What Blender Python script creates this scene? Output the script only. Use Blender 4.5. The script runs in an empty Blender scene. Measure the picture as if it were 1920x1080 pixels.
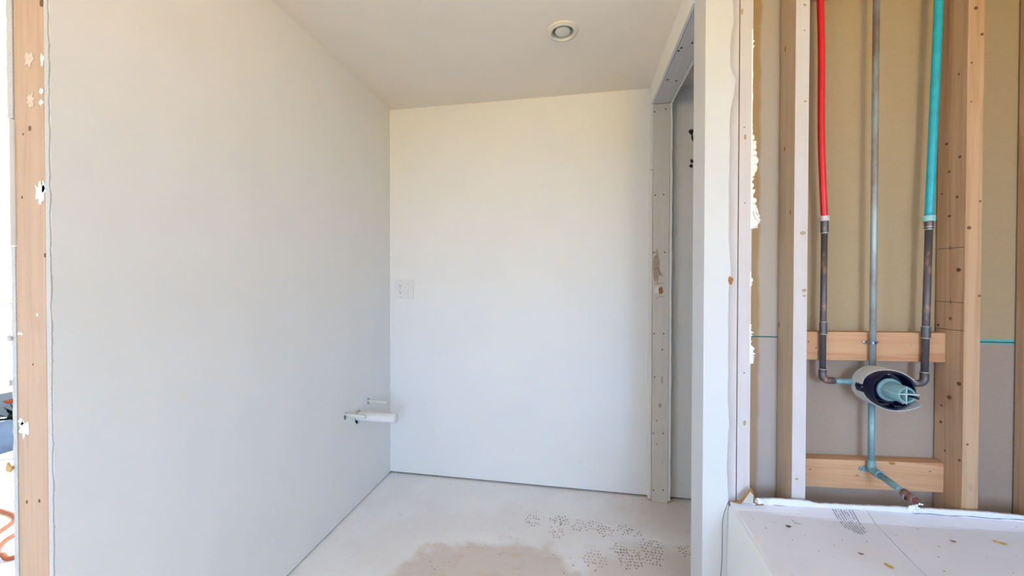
import bpy, bmesh, math, random
from mathutils import Vector, Matrix

random.seed(7)
S = bpy.context.scene
COL = S.collection

# ------------------------------------------------------------------ camera
cam_d = bpy.data.cameras.new('camera')
cam = bpy.data.objects.new('camera', cam_d)
COL.objects.link(cam)
cam_d.sensor_fit = 'HORIZONTAL'
cam_d.sensor_width = 36.0
cam_d.lens = 36.0 * 697.66 / 1920.0
cam_d.clip_start = 0.02
yaw, pitch, roll = 0.172, -0.0099, 0.0017
f0 = Vector((-math.sin(yaw), math.cos(yaw), 0)); r0 = Vector((math.cos(yaw), math.sin(yaw), 0)); u0 = Vector((0, 0, 1))
fw = f0 * math.cos(pitch) + u0 * math.sin(pitch)
u1 = u0 * math.cos(pitch) - f0 * math.sin(pitch)
rt = r0 * math.cos(roll) + u1 * math.sin(roll)
up = u1 * math.cos(roll) - r0 * math.sin(roll)
M = Matrix((rt, up, -fw)).transposed().to_4x4()
M.translation = Vector((0, 0, 1.15))
cam.matrix_world = M
S.camera = cam

# ------------------------------------------------------------------ world, daylight, exposure
S.view_settings.view_transform = 'Standard'
S.view_settings.look = 'None'
S.view_settings.exposure = 0.13
S.view_settings.gamma = 1.0
S.view_settings.use_curve_mapping = False
W = bpy.data.worlds.new('sky'); S.world = W; W.use_nodes = True
# open country outside the windows: cool sky above the horizon, sunlit warm soil below it
wn = W.node_tree
_tc = wn.nodes.new('ShaderNodeTexCoord'); _sx = wn.nodes.new('ShaderNodeSeparateXYZ'); _mr = wn.nodes.new('ShaderNodeMapRange'); _mx = wn.nodes.new('ShaderNodeMix')
_mx.data_type = 'RGBA'
SKY = (14.0, 23.4, 37.5, 1); GROUND = (20.2, 13.6, 0.4, 1)
_mx.inputs[6].default_value = GROUND; _mx.inputs[7].default_value = SKY
_mr.inputs[1].default_value = -0.03; _mr.inputs[2].default_value = 0.03
wn.links.new(_tc.outputs['Generated'], _sx.inputs[0]); wn.links.new(_sx.outputs[2], _mr.inputs[0])
wn.links.new(_mr.outputs[0], _mx.inputs[0]); wn.links.new(_mx.outputs[2], wn.nodes['Background'].inputs['Color'])
wn.nodes['Background'].inputs['Strength'].default_value = 1.0

YW = -2.8                                   # inner face of the wall behind the camera
WIN_A = (0.38, 1.14, 0.62, 2.10)             # window behind the camera: x0, x1, z0, z1
WIN_B = (-2.45, -1.55, 0.95, 2.0)           # unseen window added in the far wall to light left-facing surfaces: y0, y1, z0, z1
def portal(loc, sx, sy, rot):                # portals only guide the sampling of the sky through the openings
    d = bpy.data.lights.new('window_portal', 'AREA'); d.shape = 'RECTANGLE'; d.size = sx; d.size_y = sy
    d.cycles.is_portal = True
    o = bpy.data.objects.new('window_portal', d); COL.objects.link(o)
    o.location = loc; o.rotation_euler = rot
portal(((WIN_A[0] + WIN_A[1]) / 2, YW - 0.11, (WIN_A[2] + WIN_A[3]) / 2), WIN_A[1] - WIN_A[0], WIN_A[3] - WIN_A[2], (math.radians(90), 0, 0))
portal((-4.01, (WIN_B[0] + WIN_B[1]) / 2, (WIN_B[2] + WIN_B[3]) / 2), WIN_B[3] - WIN_B[2], WIN_B[1] - WIN_B[0], (0, math.radians(-90), 0))
LAMP_POWER = 42.0
LAMP_COLOR = (1.0, 0.50, 0.05)
LAMP_LOC = (-0.35, 0.65, 2.2)

# ------------------------------------------------------------------ key measures (metres)
XL, YB, XR, YS, H = -1.1157, 2.0977, 0.382, 1.2436, 2.2
YE = 0.622          # near end of the left wall
YP = YS + 0.089     # tan drywall at the back of the stud bays
DW = 0.0127

# ------------------------------------------------------------------ materials
MATS = {}
def mat(name):
    m = bpy.data.materials.new(name); m.use_nodes = True
    nt = m.node_tree; b = nt.nodes['Principled BSDF']
    MATS[name] = m
    return m, nt, b
def N(nt, t, **k):
    n = nt.nodes.new(t)
    for a, v in k.items():
        if a in n.inputs: n.inputs[a].default_value = v
        else: setattr(n, a, v)
    return n
def srgb(r, g, b):
    f = lambda c: (c / 255 / 12.92) if c / 255 <= 0.04045 else ((c / 255 + 0.055) / 1.055) ** 2.4
    return (f(r), f(g), f(b), 1)
def mixc(nt, fac, a, b):
    n = nt.nodes.new('ShaderNodeMix'); n.data_type = 'RGBA'
    for s, v in ((n.inputs[0], fac), (n.inputs[6], a), (n.inputs[7], b)):
        if hasattr(v, 'is_output'): nt.links.new(v, s)
        else: s.default_value = v
    return n.outputs[2]
def coords(nt, scale=(1, 1, 1), loc=(0, 0, 0), rot=(0, 0, 0)):
    tc = nt.nodes.new('ShaderNodeTexCoord'); mp = nt.nodes.new('ShaderNodeMapping')
    mp.inputs['Scale'].default_value = scale; mp.inputs['Location'].default_value = loc; mp.inputs['Rotation'].default_value = rot
    nt.links.new(tc.outputs['Object'], mp.inputs['Vector'])
    return mp.outputs['Vector']
def noise(nt, vec, scale, detail=4, rough=0.55, dist=0):
    n = N(nt, 'ShaderNodeTexNoise', Scale=scale, Detail=detail, Roughness=rough, Distortion=dist)
    nt.links.new(vec, n.inputs['Vector'])
    return n.outputs['Fac']
def ramp(nt, v, lo, hi, a=0.0, b=1.0):
    n = nt.nodes.new('ShaderNodeMapRange'); n.interpolation_type = 'SMOOTHSTEP'
    nt.links.new(v, n.inputs[0])
    for i, x in enumerate((lo, hi, a, b)): n.inputs[i + 1].default_value = x
    return n.outputs[0]
def math_(nt, op, a, b=None):
    n = nt.nodes.new('ShaderNodeMath'); n.operation = op
    for s, v in ((n.inputs[0], a), (n.inputs[1], b)):
        if v is None: continue
        if hasattr(v, 'is_output'): nt.links.new(v, s)
        else: s.default_value = v
    return n.outputs[0]
def bump(nt, bsdf, h, strength, dist):
    n = N(nt, 'ShaderNodeBump', Strength=strength, Distance=dist)
    nt.links.new(h, n.inputs['Height']); nt.links.new(n.outputs['Normal'], bsdf.inputs['Normal'])

def paint(name, col, rough=0.6, grain=220, bs=0.12, spots=0.0, var=0.012):
    m, nt, b = mat(name)
    v = coords(nt)
    c2 = tuple(c * (1 - var * 2) for c in col[:3]) + (1,)
    c = mixc(nt, ramp(nt, noise(nt, v, 3.0, 5), 0.4, 0.7), col, c2)
    if spots:
        sp = ramp(nt, noise(nt, v, 55, 1, 0.4), 0.76, 0.79, 0, spots)
        c = mixc(nt, sp, c, srgb(120, 112, 105))
    nt.links.new(c, b.inputs['Base Color'])
    b.inputs['Roughness'].default_value = rough
    bump(nt, b, noise(nt, v, grain, 3), bs, 0.0015)
    return m
def plain(name, col, rough=0.5, metal=0.0, grain=90, var=0.12, bs=0.1, **k):
    m, nt, b = mat(name)
    v = coords(nt)
    n = noise(nt, v, grain, 4)
    nt.links.new(mixc(nt, ramp(nt, n, 0.35, 0.7), col, tuple(c * (1 - var) for c in col[:3]) + (1,)), b.inputs['Base Color'])
    b.inputs['Roughness'].default_value = rough; b.inputs['Metallic'].default_value = metal
    bump(nt, b, n, bs, 0.001)
    for a, x in k.items(): b.inputs[a.replace('_', ' ')].default_value = x
    return m
def wood(name, base, dark, axis, white=None, wamt=0.0, stain=None, stamt=0.0, rough=0.65):
    m, nt, b = mat(name)
    s = [55, 55, 55]; s['XYZ'.index(axis)] = 2.2
    v = coords(nt, tuple(s)); v0 = coords(nt)
    g = noise(nt, v, 1.0, 6, 0.6, 0.6)
    s2 = [14, 14, 14]; s2['XYZ'.index(axis)] = 0.9
    g2 = noise(nt, coords(nt, tuple(s2)), 1.0, 3, 0.5, 1.2)
    c = mixc(nt, ramp(nt, g, 0.42, 0.72), base, dark)
    c = mixc(nt, ramp(nt, g2, 0.45, 0.75, 0, 0.45), c, dark)
    if stain:
        c = mixc(nt, ramp(nt, noise(nt, v0, 7, 4), 0.5, 0.68, 0, stamt), c, stain)
    if white:
        c = mixc(nt, ramp(nt, noise(nt, v0, 9, 5, 0.65), 0.25, 0.62, wamt, wamt * 0.8), c, white)
    nt.links.new(c, b.inputs['Base Color'])
    b.inputs['Roughness'].default_value = rough
    bump(nt, b, g, 0.25, 0.001)
    return m

paint('wall_paint', (0.83, 0.83, 0.825, 1), 0.62)
paint('ceiling_paint', (0.88, 0.80, 0.69, 1), 0.75)
paint('primer_face', (0.655, 0.66, 0.67, 1), 0.55)
paint('plaster', (0.88, 0.88, 0.87, 1), 0.8, bs=0.5, grain=120)
paint('cover_sheet', (0.77, 0.785, 0.88, 1), 0.55, grain=60, bs=0.2, spots=0.12)
paint('cover_apron', (0.80, 0.81, 0.80, 1), 0.6)
plain('gypsum_edge', srgb(200, 197, 194), 0.9, grain=380, var=0.22, bs=0.5)
plain('dark_hole', srgb(30, 26, 26), 0.9)
plain('knot_wood', srgb(118, 78, 52), 0.7, grain=200, var=0.4)
plain('pale_knot', srgb(184, 158, 130), 0.7, grain=200, var=0.3)
plain('thin_plaster', srgb(212, 192, 172), 0.8)
plain('pencil_and_shade', srgb(60, 62, 66), 0.8)
plain('rust_stain', srgb(176, 120, 62), 0.8, grain=60, var=0.3)
plain('soft_stain', srgb(192, 176, 158), 0.8, grain=60, var=0.3)
wood('stud_wood', srgb(190, 152, 118), srgb(164, 120, 82), 'Z', srgb(194, 168, 142), 0.25)
wood('pale_stud', srgb(192, 168, 142), srgb(172, 142, 110), 'Z', srgb(198, 184, 166), 0.4)
wood('post_wood', srgb(186, 150, 120), srgb(168, 128, 94), 'Z', srgb(190, 166, 146), 0.45)
wood('primed_stud', srgb(206, 188, 174), srgb(190, 164, 140), 'Z', srgb(206, 204, 210), 0.85)
wood('board_wood', srgb(202, 154, 114), srgb(176, 116, 74), 'X', srgb(206, 174, 144), 0.2)
wood('painted_jamb', srgb(214, 206, 196), srgb(190, 176, 160), 'Z', srgb(226, 224, 220), 0.85, srgb(186, 158, 132), 0.35)
wood('painted_header', srgb(206, 200, 194), srgb(186, 176, 168), 'Y', srgb(212, 210, 208), 0.85, srgb(196, 170, 160), 0.3)

# tan drywall paper; whitish primer haze and golden stain in the narrow left bay have their own wavy shape
def paper(name, base, haze):
    m, nt, b = mat(name)
    v = coords(nt)
    n = noise(nt, coords(nt, (1, 1, 8)), 70, 4)
    c = mixc(nt, ramp(nt, n, 0.35, 0.7), base, tuple(x * 0.93 for x in base[:3]) + (1,))
    if haze:
        sx = N(nt, 'ShaderNodeSeparateXYZ'); nt.links.new(v, sx.inputs[0])
        wob = math_(nt, 'MULTIPLY', math_(nt, 'SUBTRACT', noise(nt, coords(nt, (0, 0, 1)), 7, 4), 0.5), 0.03)
        x = math_(nt, 'ADD', sx.outputs[0], wob)
        nearl = ramp(nt, x, 0.190, 0.204, 0, 1)
        nearr = ramp(nt, sx.outputs[0], 0.245, 0.262, 1, 0)
        c = mixc(nt, math_(nt, 'MULTIPLY', math_(nt, 'MULTIPLY', nearl, nearr), 0.42), c, srgb(216, 214, 216))
        gold = math_(nt, 'MULTIPLY', ramp(nt, x, 0.190, 0.204, 1, 0), 0.5)
        c = mixc(nt, gold, c, srgb(186, 146, 96))
    nt.links.new(c, b.inputs['Base Color'])
    b.inputs['Roughness'].default_value = 0.85
    bump(nt, b, n, 0.15, 0.001)
    return m
paper('tan_paper', srgb(174, 153, 122), True)
paper('tan_paper_low', srgb(166, 146, 132), True)  # same paper as above; warm light fading to grey is put into the colour
plain('teal_tape', srgb(96, 176, 176), 0.6)
plain('seam_dark', srgb(50, 72, 74), 0.8)

# floor: white dusty underlayment with a bare beige patch, flecks and scuffs
def floor_mat():
    m, nt, b = mat('floor_board')
    v = coords(nt)
    base = mixc(nt, ramp(nt, noise(nt, v, 2.2, 6), 0.4, 0.65), srgb(248, 247, 248), srgb(242, 239, 239))
    wob = noise(nt, v, 7, 5, 0.6)
    def ell(cx, cy, rx, ry, soft):
        vv = coords(nt, (1 / rx, 1 / ry, 0), (-cx / rx, -cy / ry, 0))
        l = N(nt, 'ShaderNodeVectorMath', operation='LENGTH'); nt.links.new(vv, l.inputs[0])
        d = math_(nt, 'ADD', l.outputs['Value'], math_(nt, 'MULTIPLY', math_(nt, 'SUBTRACT', wob, 0.5), 0.75))
        return ramp(nt, d, 1 - soft, 1.0 + soft * 0.3, 1, 0)
    a = ell(-0.30, 1.22, 0.46, 0.43, 0.16)
    a = math_(nt, 'MAXIMUM', a, math_(nt, 'MULTIPLY', ell(0.34, 1.42, 0.36, 0.36, 0.4), 0.85))
    a = math_(nt, 'MAXIMUM', a, math_(nt, 'MULTIPLY', ell(0.42, 1.93, 0.34, 0.24, 0.8), 0.55))
    c = mixc(nt, math_(nt, 'MULTIPLY', a, 0.85), base, srgb(220, 206, 197))
    warm = ramp(nt, noise(nt, coords(nt, (1, 2.2, 1)), 11, 5, 0.65), 0.52, 0.70, 0, 0.5)
    c = mixc(nt, math_(nt, 'MULTIPLY', warm, a), c, srgb(214, 186, 160))
    fl = ramp(nt, noise(nt, coords(nt, (55, 150, 1)), 1.0, 2, 0.5), 0.70, 0.76, 0, 0.8)
    c = mixc(nt, math_(nt, 'MULTIPLY', fl, math_(nt, 'ADD', math_(nt, 'MULTIPLY', a, 0.6), 0.12)), c, srgb(140, 104, 80))
    fl2 = ramp(nt, noise(nt, coords(nt, (22, 190, 1)), 1.0, 3, 0.6), 0.60, 0.72, 0, 0.35)
    c = mixc(nt, fl2, c, srgb(196, 184, 176))
    nt.links.new(c, b.inputs['Base Color'])
    b.inputs['Roughness'].default_value = 0.6
    bump(nt, b, noise(nt, v, 130, 4), 0.15, 0.001)
floor_mat()
plain('print_brown', srgb(158, 138, 122), 0.9, grain=300, var=0.3)
plain('print_pale', srgb(184, 170, 162), 0.9, grain=300, var=0.3)
plain('ink_blue', srgb(126, 136, 160), 0.8)

plain('red_pex', srgb(222, 26, 40), 0.32, grain=30, var=0.15)
plain('blue_pex', srgb(28, 172, 196), 0.32, grain=30, var=0.15)
plain('white_ring', srgb(214, 200, 204), 0.5)
plain('pale_ring', srgb(150, 200, 206), 0.5)
def copper(name, a, bcol, scale, lo, hi, rough=0.45, metal=0.55):
    m, nt, b = mat(name)
    v = coords(nt, (1, 1, 0.4))
    n = noise(nt, v, scale, 5, 0.65)
    nt.links.new(mixc(nt, ramp(nt, n, lo, hi), a, bcol), b.inputs['Base Color'])
    b.inputs['Roughness'].default_value = rough; b.inputs['Metallic'].default_value = metal
    bump(nt, b, n, 0.12, 0.001)
copper('dark_copper', srgb(96, 92, 98), srgb(186, 138, 112), 26, 0.52, 0.70)
copper('patina_copper', srgb(160, 176, 182), srgb(138, 120, 116), 9, 0.42, 0.62, 0.45, 0.4)
copper('teal_copper', srgb(126, 164, 172), srgb(88, 108, 116), 60, 0.55, 0.72, 0.5, 0.3)
copper('rusty_copper', srgb(150, 132, 130), srgb(128, 84, 72), 60, 0.42, 0.6, 0.6, 0.4)
plain('solder', srgb(196, 204, 208), 0.35, 0.6)
plain('steel', srgb(176, 178, 188), 0.35, 0.8)
plain('rust_core', srgb(134, 76, 70), 0.9, grain=300, var=0.4)
plain('guard_plastic', srgb(196, 198, 196), 0.45)
plain('black_plastic', srgb(10, 14, 46), 0.22, grain=20)
plain('aqua_plastic', srgb(168, 212, 218), 0.3, grain=30, var=0.1, Transmission_Weight=0.5, IOR=1.2)
plain('aqua_fin', srgb(186, 218, 220), 0.35)
plain('pvc_white', srgb(232, 232, 232), 0.35, var=0.03)
plain('pex_white', srgb(214, 216, 208), 0.4, var=0.05)
plain('plate_white', srgb(230, 230, 230), 0.4, var=0.03)
plain('vent_white', srgb(226, 220, 206), 0.5, var=0.04)
plain('duct_grey', srgb(120, 108, 96), 0.7)
plain('chip_wood', srgb(216, 172, 84), 0.7, grain=300, var=0.4)
plain('cardboard', srgb(196, 152, 98), 0.85, grain=60)
plain('orange_cord', srgb(156, 78, 38), 0.45)
plain('slate_blue', srgb(18, 28, 40), 0.25, grain=12, var=0.5)
plain('marble_blue', srgb(62, 76, 92), 0.3, grain=9, var=0.6)
plain('leaf_green', srgb(12, 56, 26), 0.5, grain=40, var=0.5)
plain('petal_orange', srgb(208, 92, 30), 0.6, grain=60, var=0.3)
plain('terracotta', srgb(150, 92, 66), 0.8)
plain('frame_white', srgb(230, 230, 228), 0.5, var=0.03)

m, nt, b = mat('pane_glass')
tr = N(nt, 'ShaderNodeBsdfTransparent'); gl = N(nt, 'ShaderNodeBsdfGlossy', Roughness=0.02); mx = N(nt, 'ShaderNodeMixShader')
mx.inputs[0].default_value = 0.06
nt.links.new(tr.outputs[0], mx.inputs[1]); nt.links.new(gl.outputs[0], mx.inputs[2])
nt.links.new(mx.outputs[0], nt.nodes['Material Output'].inputs['Surface'])
m, nt, b = mat('bulb_glow')
b.inputs['Base Color'].default_value = (1, 0.9, 0.7, 1)
b.inputs['Emission Color'].default_value = LAMP_COLOR + (1,)
b.inputs['Emission Strength'].default_value = LAMP_POWER

# ------------------------------------------------------------------ mesh helpers (all take world coordinates)
def base_of(o):
    v = Vector((0, 0, 0))
    while o: v += o.location; o = o.parent
    return v
def obj(name, bm, material, parent=None, smooth=False, loc=None):
    me = bpy.data.meshes.new(name)
    off = base_of(parent)
    if loc is not None: off = Vector(loc)
    bmesh.ops.recalc_face_normals(bm, faces=bm.faces)
    bmesh.ops.translate(bm, verts=bm.verts, vec=-off)
    bm.to_mesh(me); bm.free()
    o = bpy.data.objects.new(name, me); COL.objects.link(o)
    me.materials.append(MATS[material])
    if smooth:
        for p in me.polygons: p.use_smooth = True
        if smooth is not True:
            me.set_sharp_from_angle(angle=math.radians(smooth))
    if parent: o.parent = parent
    if loc is not None: o.location = Vector(loc) - base_of(parent)
    return o
def face_front(o, material):
    """second material on the faces that look out of the wall"""
    o.data.materials.append(MATS[material])
    for p in o.data.polygons:
        if p.normal.y < -0.5: p.material_index = 1
def tag(o, label=None, cat=None, group=None, kind=None):
    for k, v in (('label', label), ('category', cat), ('group', group), ('kind', kind)):
        if v: o[k] = v
    return o
def thing(name, loc, label, cat, group=None):
    o = bpy.data.objects.new(name, None); COL.objects.link(o); o.location = loc
    o.empty_display_size = 0.05
    return tag(o, label, cat, group)
def root(name, loc=(0, 0, 0), label=None):
    o = bpy.data.objects.new(name, None); COL.objects.link(o); o.location = loc
    o['kind'] = 'structure'
    if label: o['label'] = label
    return o
def struct(name, bm, material, label=None, parent=None, smooth=False):
    o = obj(name, bm, material, parent, smooth)
    if not parent: o['kind'] = 'structure'
    if label: o['label'] = label
    return o
def B(): return bmesh.new()
def box(bm, x0, x1, y0, y1, z0, z1, bev=0, tilt=0):
    r = bmesh.ops.create_cube(bm, size=1)
    vs = r['verts']
    for v in vs:
        v.co = Vector(((x0 + x1) / 2 + v.co.x * (x1 - x0), (y0 + y1) / 2 + v.co.y * (y1 - y0), (z0 + z1) / 2 + v.co.z * (z1 - z0)))
    if bev:
        es = list({e for v in vs for e in v.link_edges})
        res = bmesh.ops.bevel(bm, geom=es, offset=bev, segments=2, affect='EDGES', profile=0.6)
        vs = res['verts'] if tilt == 0 else [v for v in bm.verts]
    return bm
def prism(bm, pts, axis, a, b):
    """polygon pts (two coords, cyclic order of the other axes) extruded along axis from a to b"""
    def co(p, t):
        if axis == 'X': return (t, p[0], p[1])
        if axis == 'Y': return (p[0], t, p[1])
        return (p[0], p[1], t)
    v0 = [bm.verts.new(co(p, a)) for p in pts]; v1 = [bm.verts.new(co(p, b)) for p in pts]
    n = len(pts)
    bm.faces.new(v0); bm.faces.new(v1[::-1])
    for i in range(n): bm.faces.new((v0[i], v0[(i + 1) % n], v1[(i + 1) % n], v1[i]))
    return bm
def ladder(bm, left, right, axis, a, b):
    """strip between two equally long polylines, thickened along axis a..b"""
    def co(p, t):
        if axis == 'X': return (t, p[0], p[1])
        if axis == 'Y': return (p[0], t, p[1])
        return (p[0], p[1], t)
    n = len(left)
    L = [[bm.verts.new(co(p, t)) for p in left] for t in (a, b)]
    R = [[bm.verts.new(co(p, t)) for p in right] for t in (a, b)]
    for i in range(n - 1):
        bm.faces.new((L[0][i], R[0][i], R[0][i + 1], L[0][i + 1]))
        bm.faces.new((L[1][i], L[1][i + 1], R[1][i + 1], R[1][i]))
        bm.faces.new((L[0][i], L[0][i + 1], L[1][i + 1], L[1][i]))
        bm.faces.new((R[0][i], R[1][i], R[1][i + 1], R[0][i + 1]))
    for i in (0, n - 1):
        bm.faces.new((L[0][i], L[1][i], R[1][i], R[0][i]))
    return bm
def tube(bm, pts, r, seg=16, cap=True):
    pts = [Vector(p) for p in pts]
    rs = r if isinstance(r, (list, tuple)) else [r] * len(pts)
    rings = []; nrm = None
    for i, p in enumerate(pts):
        t = (pts[min(i + 1, len(pts) - 1)] - pts[max(i - 1, 0)]).normalized()
        if nrm is None:
            nrm = t.orthogonal().normalized()
        nrm = (nrm - t * nrm.dot(t)).normalized()
        bi = t.cross(nrm)
        rings.append([bm.verts.new(p + (nrm * math.cos(2 * math.pi * k / seg) + bi * math.sin(2 * math.pi * k / seg)) * rs[i]) for k in range(seg)])
    for a, c in zip(rings, rings[1:]):
        for k in range(seg): bm.faces.new((a[k], a[(k + 1) % seg], c[(k + 1) % seg], c[k]))
    if cap:
        bm.faces.new(rings[0][::-1]); bm.faces.new(rings[-1])
    return bm
def lathe(bm, prof, origin, axis, seg=40):
    """prof: (radius, distance along axis) pairs; closed loop not required"""
    o = Vector(origin); ax = Vector(axis).normalized(); a = ax.orthogonal().normalized(); c = ax.cross(a)
    rings = []
    for r, h in prof:
        if r < 1e-6: rings.append([bm.verts.new(o + ax * h)]); continue
        rings.append([bm.verts.new(o + ax * h + (a * math.cos(2 * math.pi * k / seg) + c * math.sin(2 * math.pi * k / seg)) * r) for k in range(seg)])
    for p, q in zip(rings, rings[1:]):
        for k in range(seg):
            k2 = (k + 1) % seg
            if len(p) == 1 and len(q) == 1: continue
            if len(p) == 1: bm.faces.new((p[0], q[k], q[k2]))
            elif len(q) == 1: bm.faces.new((p[k], p[k2], q[0]))
            else: bm.faces.new((p[k], p[k2], q[k2], q[k]))
    return bm
def arc(c, r, a0, a1, n, plane='XZ', w=0):
    out = []
    for i in range(n + 1):
        t = math.radians(a0 + (a1 - a0) * i / n)
        if plane == 'XZ': out.append((c[0] + r * math.cos(t), w, c[1] + r * math.sin(t)))
    return out
def blob(bm, axis, at, cx, cz, rx, rz, depth, n=16, jit=0.3, seed=0, face=-1):
    """thin irregular smear lying on a plane; axis = normal, at = plane coordinate"""
    rnd = random.Random(seed)
    pts = []
    for i in range(n):
        t = 2 * math.pi * i / n; k = 1 + rnd.uniform(-jit, jit)
        pts.append((cx + rx * k * math.cos(t), cz + rz * k * math.sin(t)))
    return prism(bm, pts, axis, at, at + face * depth)
def cut(o, cutters):
    """cut holes through a mesh object, apply, remove the cutting shapes"""
    for bm in cutters:
        me = bpy.data.meshes.new('cut'); bmesh.ops.recalc_face_normals(bm, faces=bm.faces)
        bmesh.ops.translate(bm, verts=bm.verts, vec=-base_of(o.parent)); bm.to_mesh(me); bm.free()
        c = bpy.data.objects.new('cut', me); COL.objects.link(c)
        c.location = base_of(o.parent)
        mod = o.modifiers.new('cut', 'BOOLEAN'); mod.operation = 'DIFFERENCE'; mod.object = c; mod.solver = 'EXACT'
        dg = bpy.context.evaluated_depsgraph_get()
        new = bpy.data.meshes.new_from_object(o.evaluated_get(dg))
        o.modifiers.clear(); o.data = new
        bpy.data.objects.remove(c)

# unit discs for knots, nail holes and stains (shared mesh data)
def disc_mesh(name, material, seed, jit, n=14):
    bm = B(); rnd = random.Random(seed)
    pts = [((1 + rnd.uniform(-jit, jit)) * math.cos(2 * math.pi * i / n), (1 + rnd.uniform(-jit, jit)) * math.sin(2 * math.pi * i / n)) for i in range(n)]
    prism(bm, pts, 'Z', 0, 1)
    bmesh.ops.recalc_face_normals(bm, faces=bm.faces)
    me = bpy.data.meshes.new(name); bm.to_mesh(me); bm.free(); me.materials.append(MATS[material])
    return me
DISC = {}
def decal(name, material, parent, pos, normal, rx, ry, h=0.0004, spin=0.0, jit=0.18):
    """flat mark lying on a surface: pos = world point on the surface, normal in '-Y','-X','+X','-Z','+Z'"""
    k = (material, random.randrange(3), jit)
    if k not in DISC: DISC[k] = disc_mesh(name, material, hash(k[1]) + 3, jit)
    o = bpy.data.objects.new(name, DISC[k]); COL.objects.link(o)
    Z = {'-Y': Vector((0, -1, 0)), '-X': Vector((-1, 0, 0)), '+X': Vector((1, 0, 0)), '-Z': Vector((0, 0, -1)), '+Z': Vector((0, 0, 1))}[normal]
    Yv = Vector((0, 0, 1)) if abs(Z.z) < 0.5 else Vector((0, 1, 0))
    X = Yv.cross(Z)
    R = Matrix((X, Yv, Z)).transposed()
    o.parent = parent
    o.location = Vector(pos) - base_of(parent)
    o.rotation_euler = (R @ Matrix.Rotation(spin, 3, 'Z')).to_euler()
    o.scale = (rx, ry, h)
    return o

# ================================================================== THE SETTING
# floor
floor = struct('floor', box(B(), -4.1, 2.1, -3.0, 4.1, -0.08, 0.0), 'floor_board', 'dusty white underlayment floor with a bare beige patch and shoe prints')
# ceiling with the vent hole left open
VX, VY = -0.0606, 1.567
bm = B()
box(bm, -4.1, VX - 0.044, -3.0, 4.1, H, H + 0.06); box(bm, VX + 0.044, 2.1, -3.0, 4.1, H, H + 0.06)
box(bm, VX - 0.044, VX + 0.044, -3.0, VY - 0.044, H, H + 0.06); box(bm, VX - 0.044, VX + 0.044, VY + 0.044, 4.1, H, H + 0.06)
ceiling = struct('ceiling', bm, 'ceiling_paint', 'plain flat off-white ceiling')

# back wall: drywall sheet held just off the floor, plate and rear sheet behind it
wb = root('wall_back', (0, YB, 0), 'smooth white drywall wall at the back of the small room')
sheet = obj('drywall_sheet', box(B(), XL - 0.02, XR + 0.1, YB, YB + DW, 0.011, H), 'wall_paint', wb)
sheet2 = obj('drywall_sheet', box(B(), XR + 0.1, 2.0, YB + 0.004, YB + 0.004 + DW, 0.012, H), 'wall_paint', wb)
def oval(cx, cz, rx, rz, y0, y1, seed):
    return blob(B(), 'Y', y0, cx, cz, rx, rz, y1 - y0, 14, 0.25, seed, 1)
cut(sheet2, [oval(0.594, 1.955, 0.014, 0.016, YB - 0.05, YB + 0.06, 1), oval(0.601, 1.925, 0.007, 0.02, YB - 0.05, YB + 0.06, 4), oval(0.598, 1.802, 0.010, 0.011, YB - 0.05, YB + 0.06, 2), oval(0.594, 1.777, 0.011, 0.010, YB - 0.05, YB + 0.06, 3)])
obj('sole_plate', box(B(), XL - 0.02, 2.0, YB + 0.05, YB + 0.1, 0, 0.038), 'stud_wood', wb)
obj('rear_sheet', box(B(), -1.25, 2.0, YB + 0.1, YB + 0.115, 0, H), 'wall_paint', wb)
for i, (x, z) in enumerate([(-0.83, 0.03), (-0.79, 0.034), (-0.36, 0.20), (0.02, 0.16), (0.55, 0.09)]):
    decal('nail_mark', 'soft_stain', wb, (x, YB, z), '-Y', 0.0022, 0.0022)

# left wall: white drywall, stud showing at its cut end, drywall of the next room behind
wl = root('wall_left', (XL, YE, 0), 'white drywall wall with cut end showing a bare timber post')
lsheet = obj('drywall_sheet', box(B(), XL - DW, XL, YE, YB, 0.008, H), 'wall_paint', wl)
SUP = [(1.663, 0.507, 0.0105), (1.864, 0.513, 0.0105)]
DR = (1.768, 0.462)
def hole_x(cy, cz, ry, rz, seed):
    return blob(B(), 'X', XL - 0.05, cy, cz, ry, rz, 0.1, 16, 0.12, seed, 1)
cut(lsheet, [hole_x(1.658, 0.5000, 0.0145, 0.0185, 5), hole_x(1.861, 0.5125, 0.0135, 0.0185, 9), hole_x(1.7625, 0.4590, 0.0300, 0.0365, 8)])
obj('sole_plate', box(B(), XL - 0.1, XL - 0.05, YE + 0.04, YB, 0, 0.038), 'stud_wood', wl)
# ragged paper edge of the front sheet at the wall end
rnd = random.Random(3)
zs = [i * 0.02 for i in range(111)]
ladder_l = [(XL - DW + 0.0005, min(z + 0.002, H)) for z in zs]
ladder_r = [(XL - 0.0012 + rnd.uniform(-0.0016, 0.0016), min(z + 0.002, H)) for z in zs]
obj('sheet_edge', ladder(B(), ladder_l, ladder_r, 'Y', YE - 0.0025, YE + 0.0005), 'gypsum_edge', wl)
PX0, PX1 = XL - DW - 0.0889, XL - DW - 0.0028
post = obj('stud', box(B(), PX0, PX1, YE - 0.001, YE + 0.037, 0, H, 0.0025), 'post_wood', wl)
post['label'] = 'bare pale timber post with knots and plaster smears'
for x, z, r in [(-1.135, 1.753, 5), (-1.173, 1.487, 3.5), (-1.192, 1.476, 1.5), (-1.197, 1.339, 2), (-1.151, 1.333, 2), (-1.133, 1.211, 3), (-1.193, 0.668, 2.5), (-1.157, 0.674, 2.5), (-1.171, 0.973, 1.5)]:
    decal('knot', 'knot_wood', post, (x, YE - 0.001, z), '-Y', 0.0011 * r, 0.0017 * r)
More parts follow.
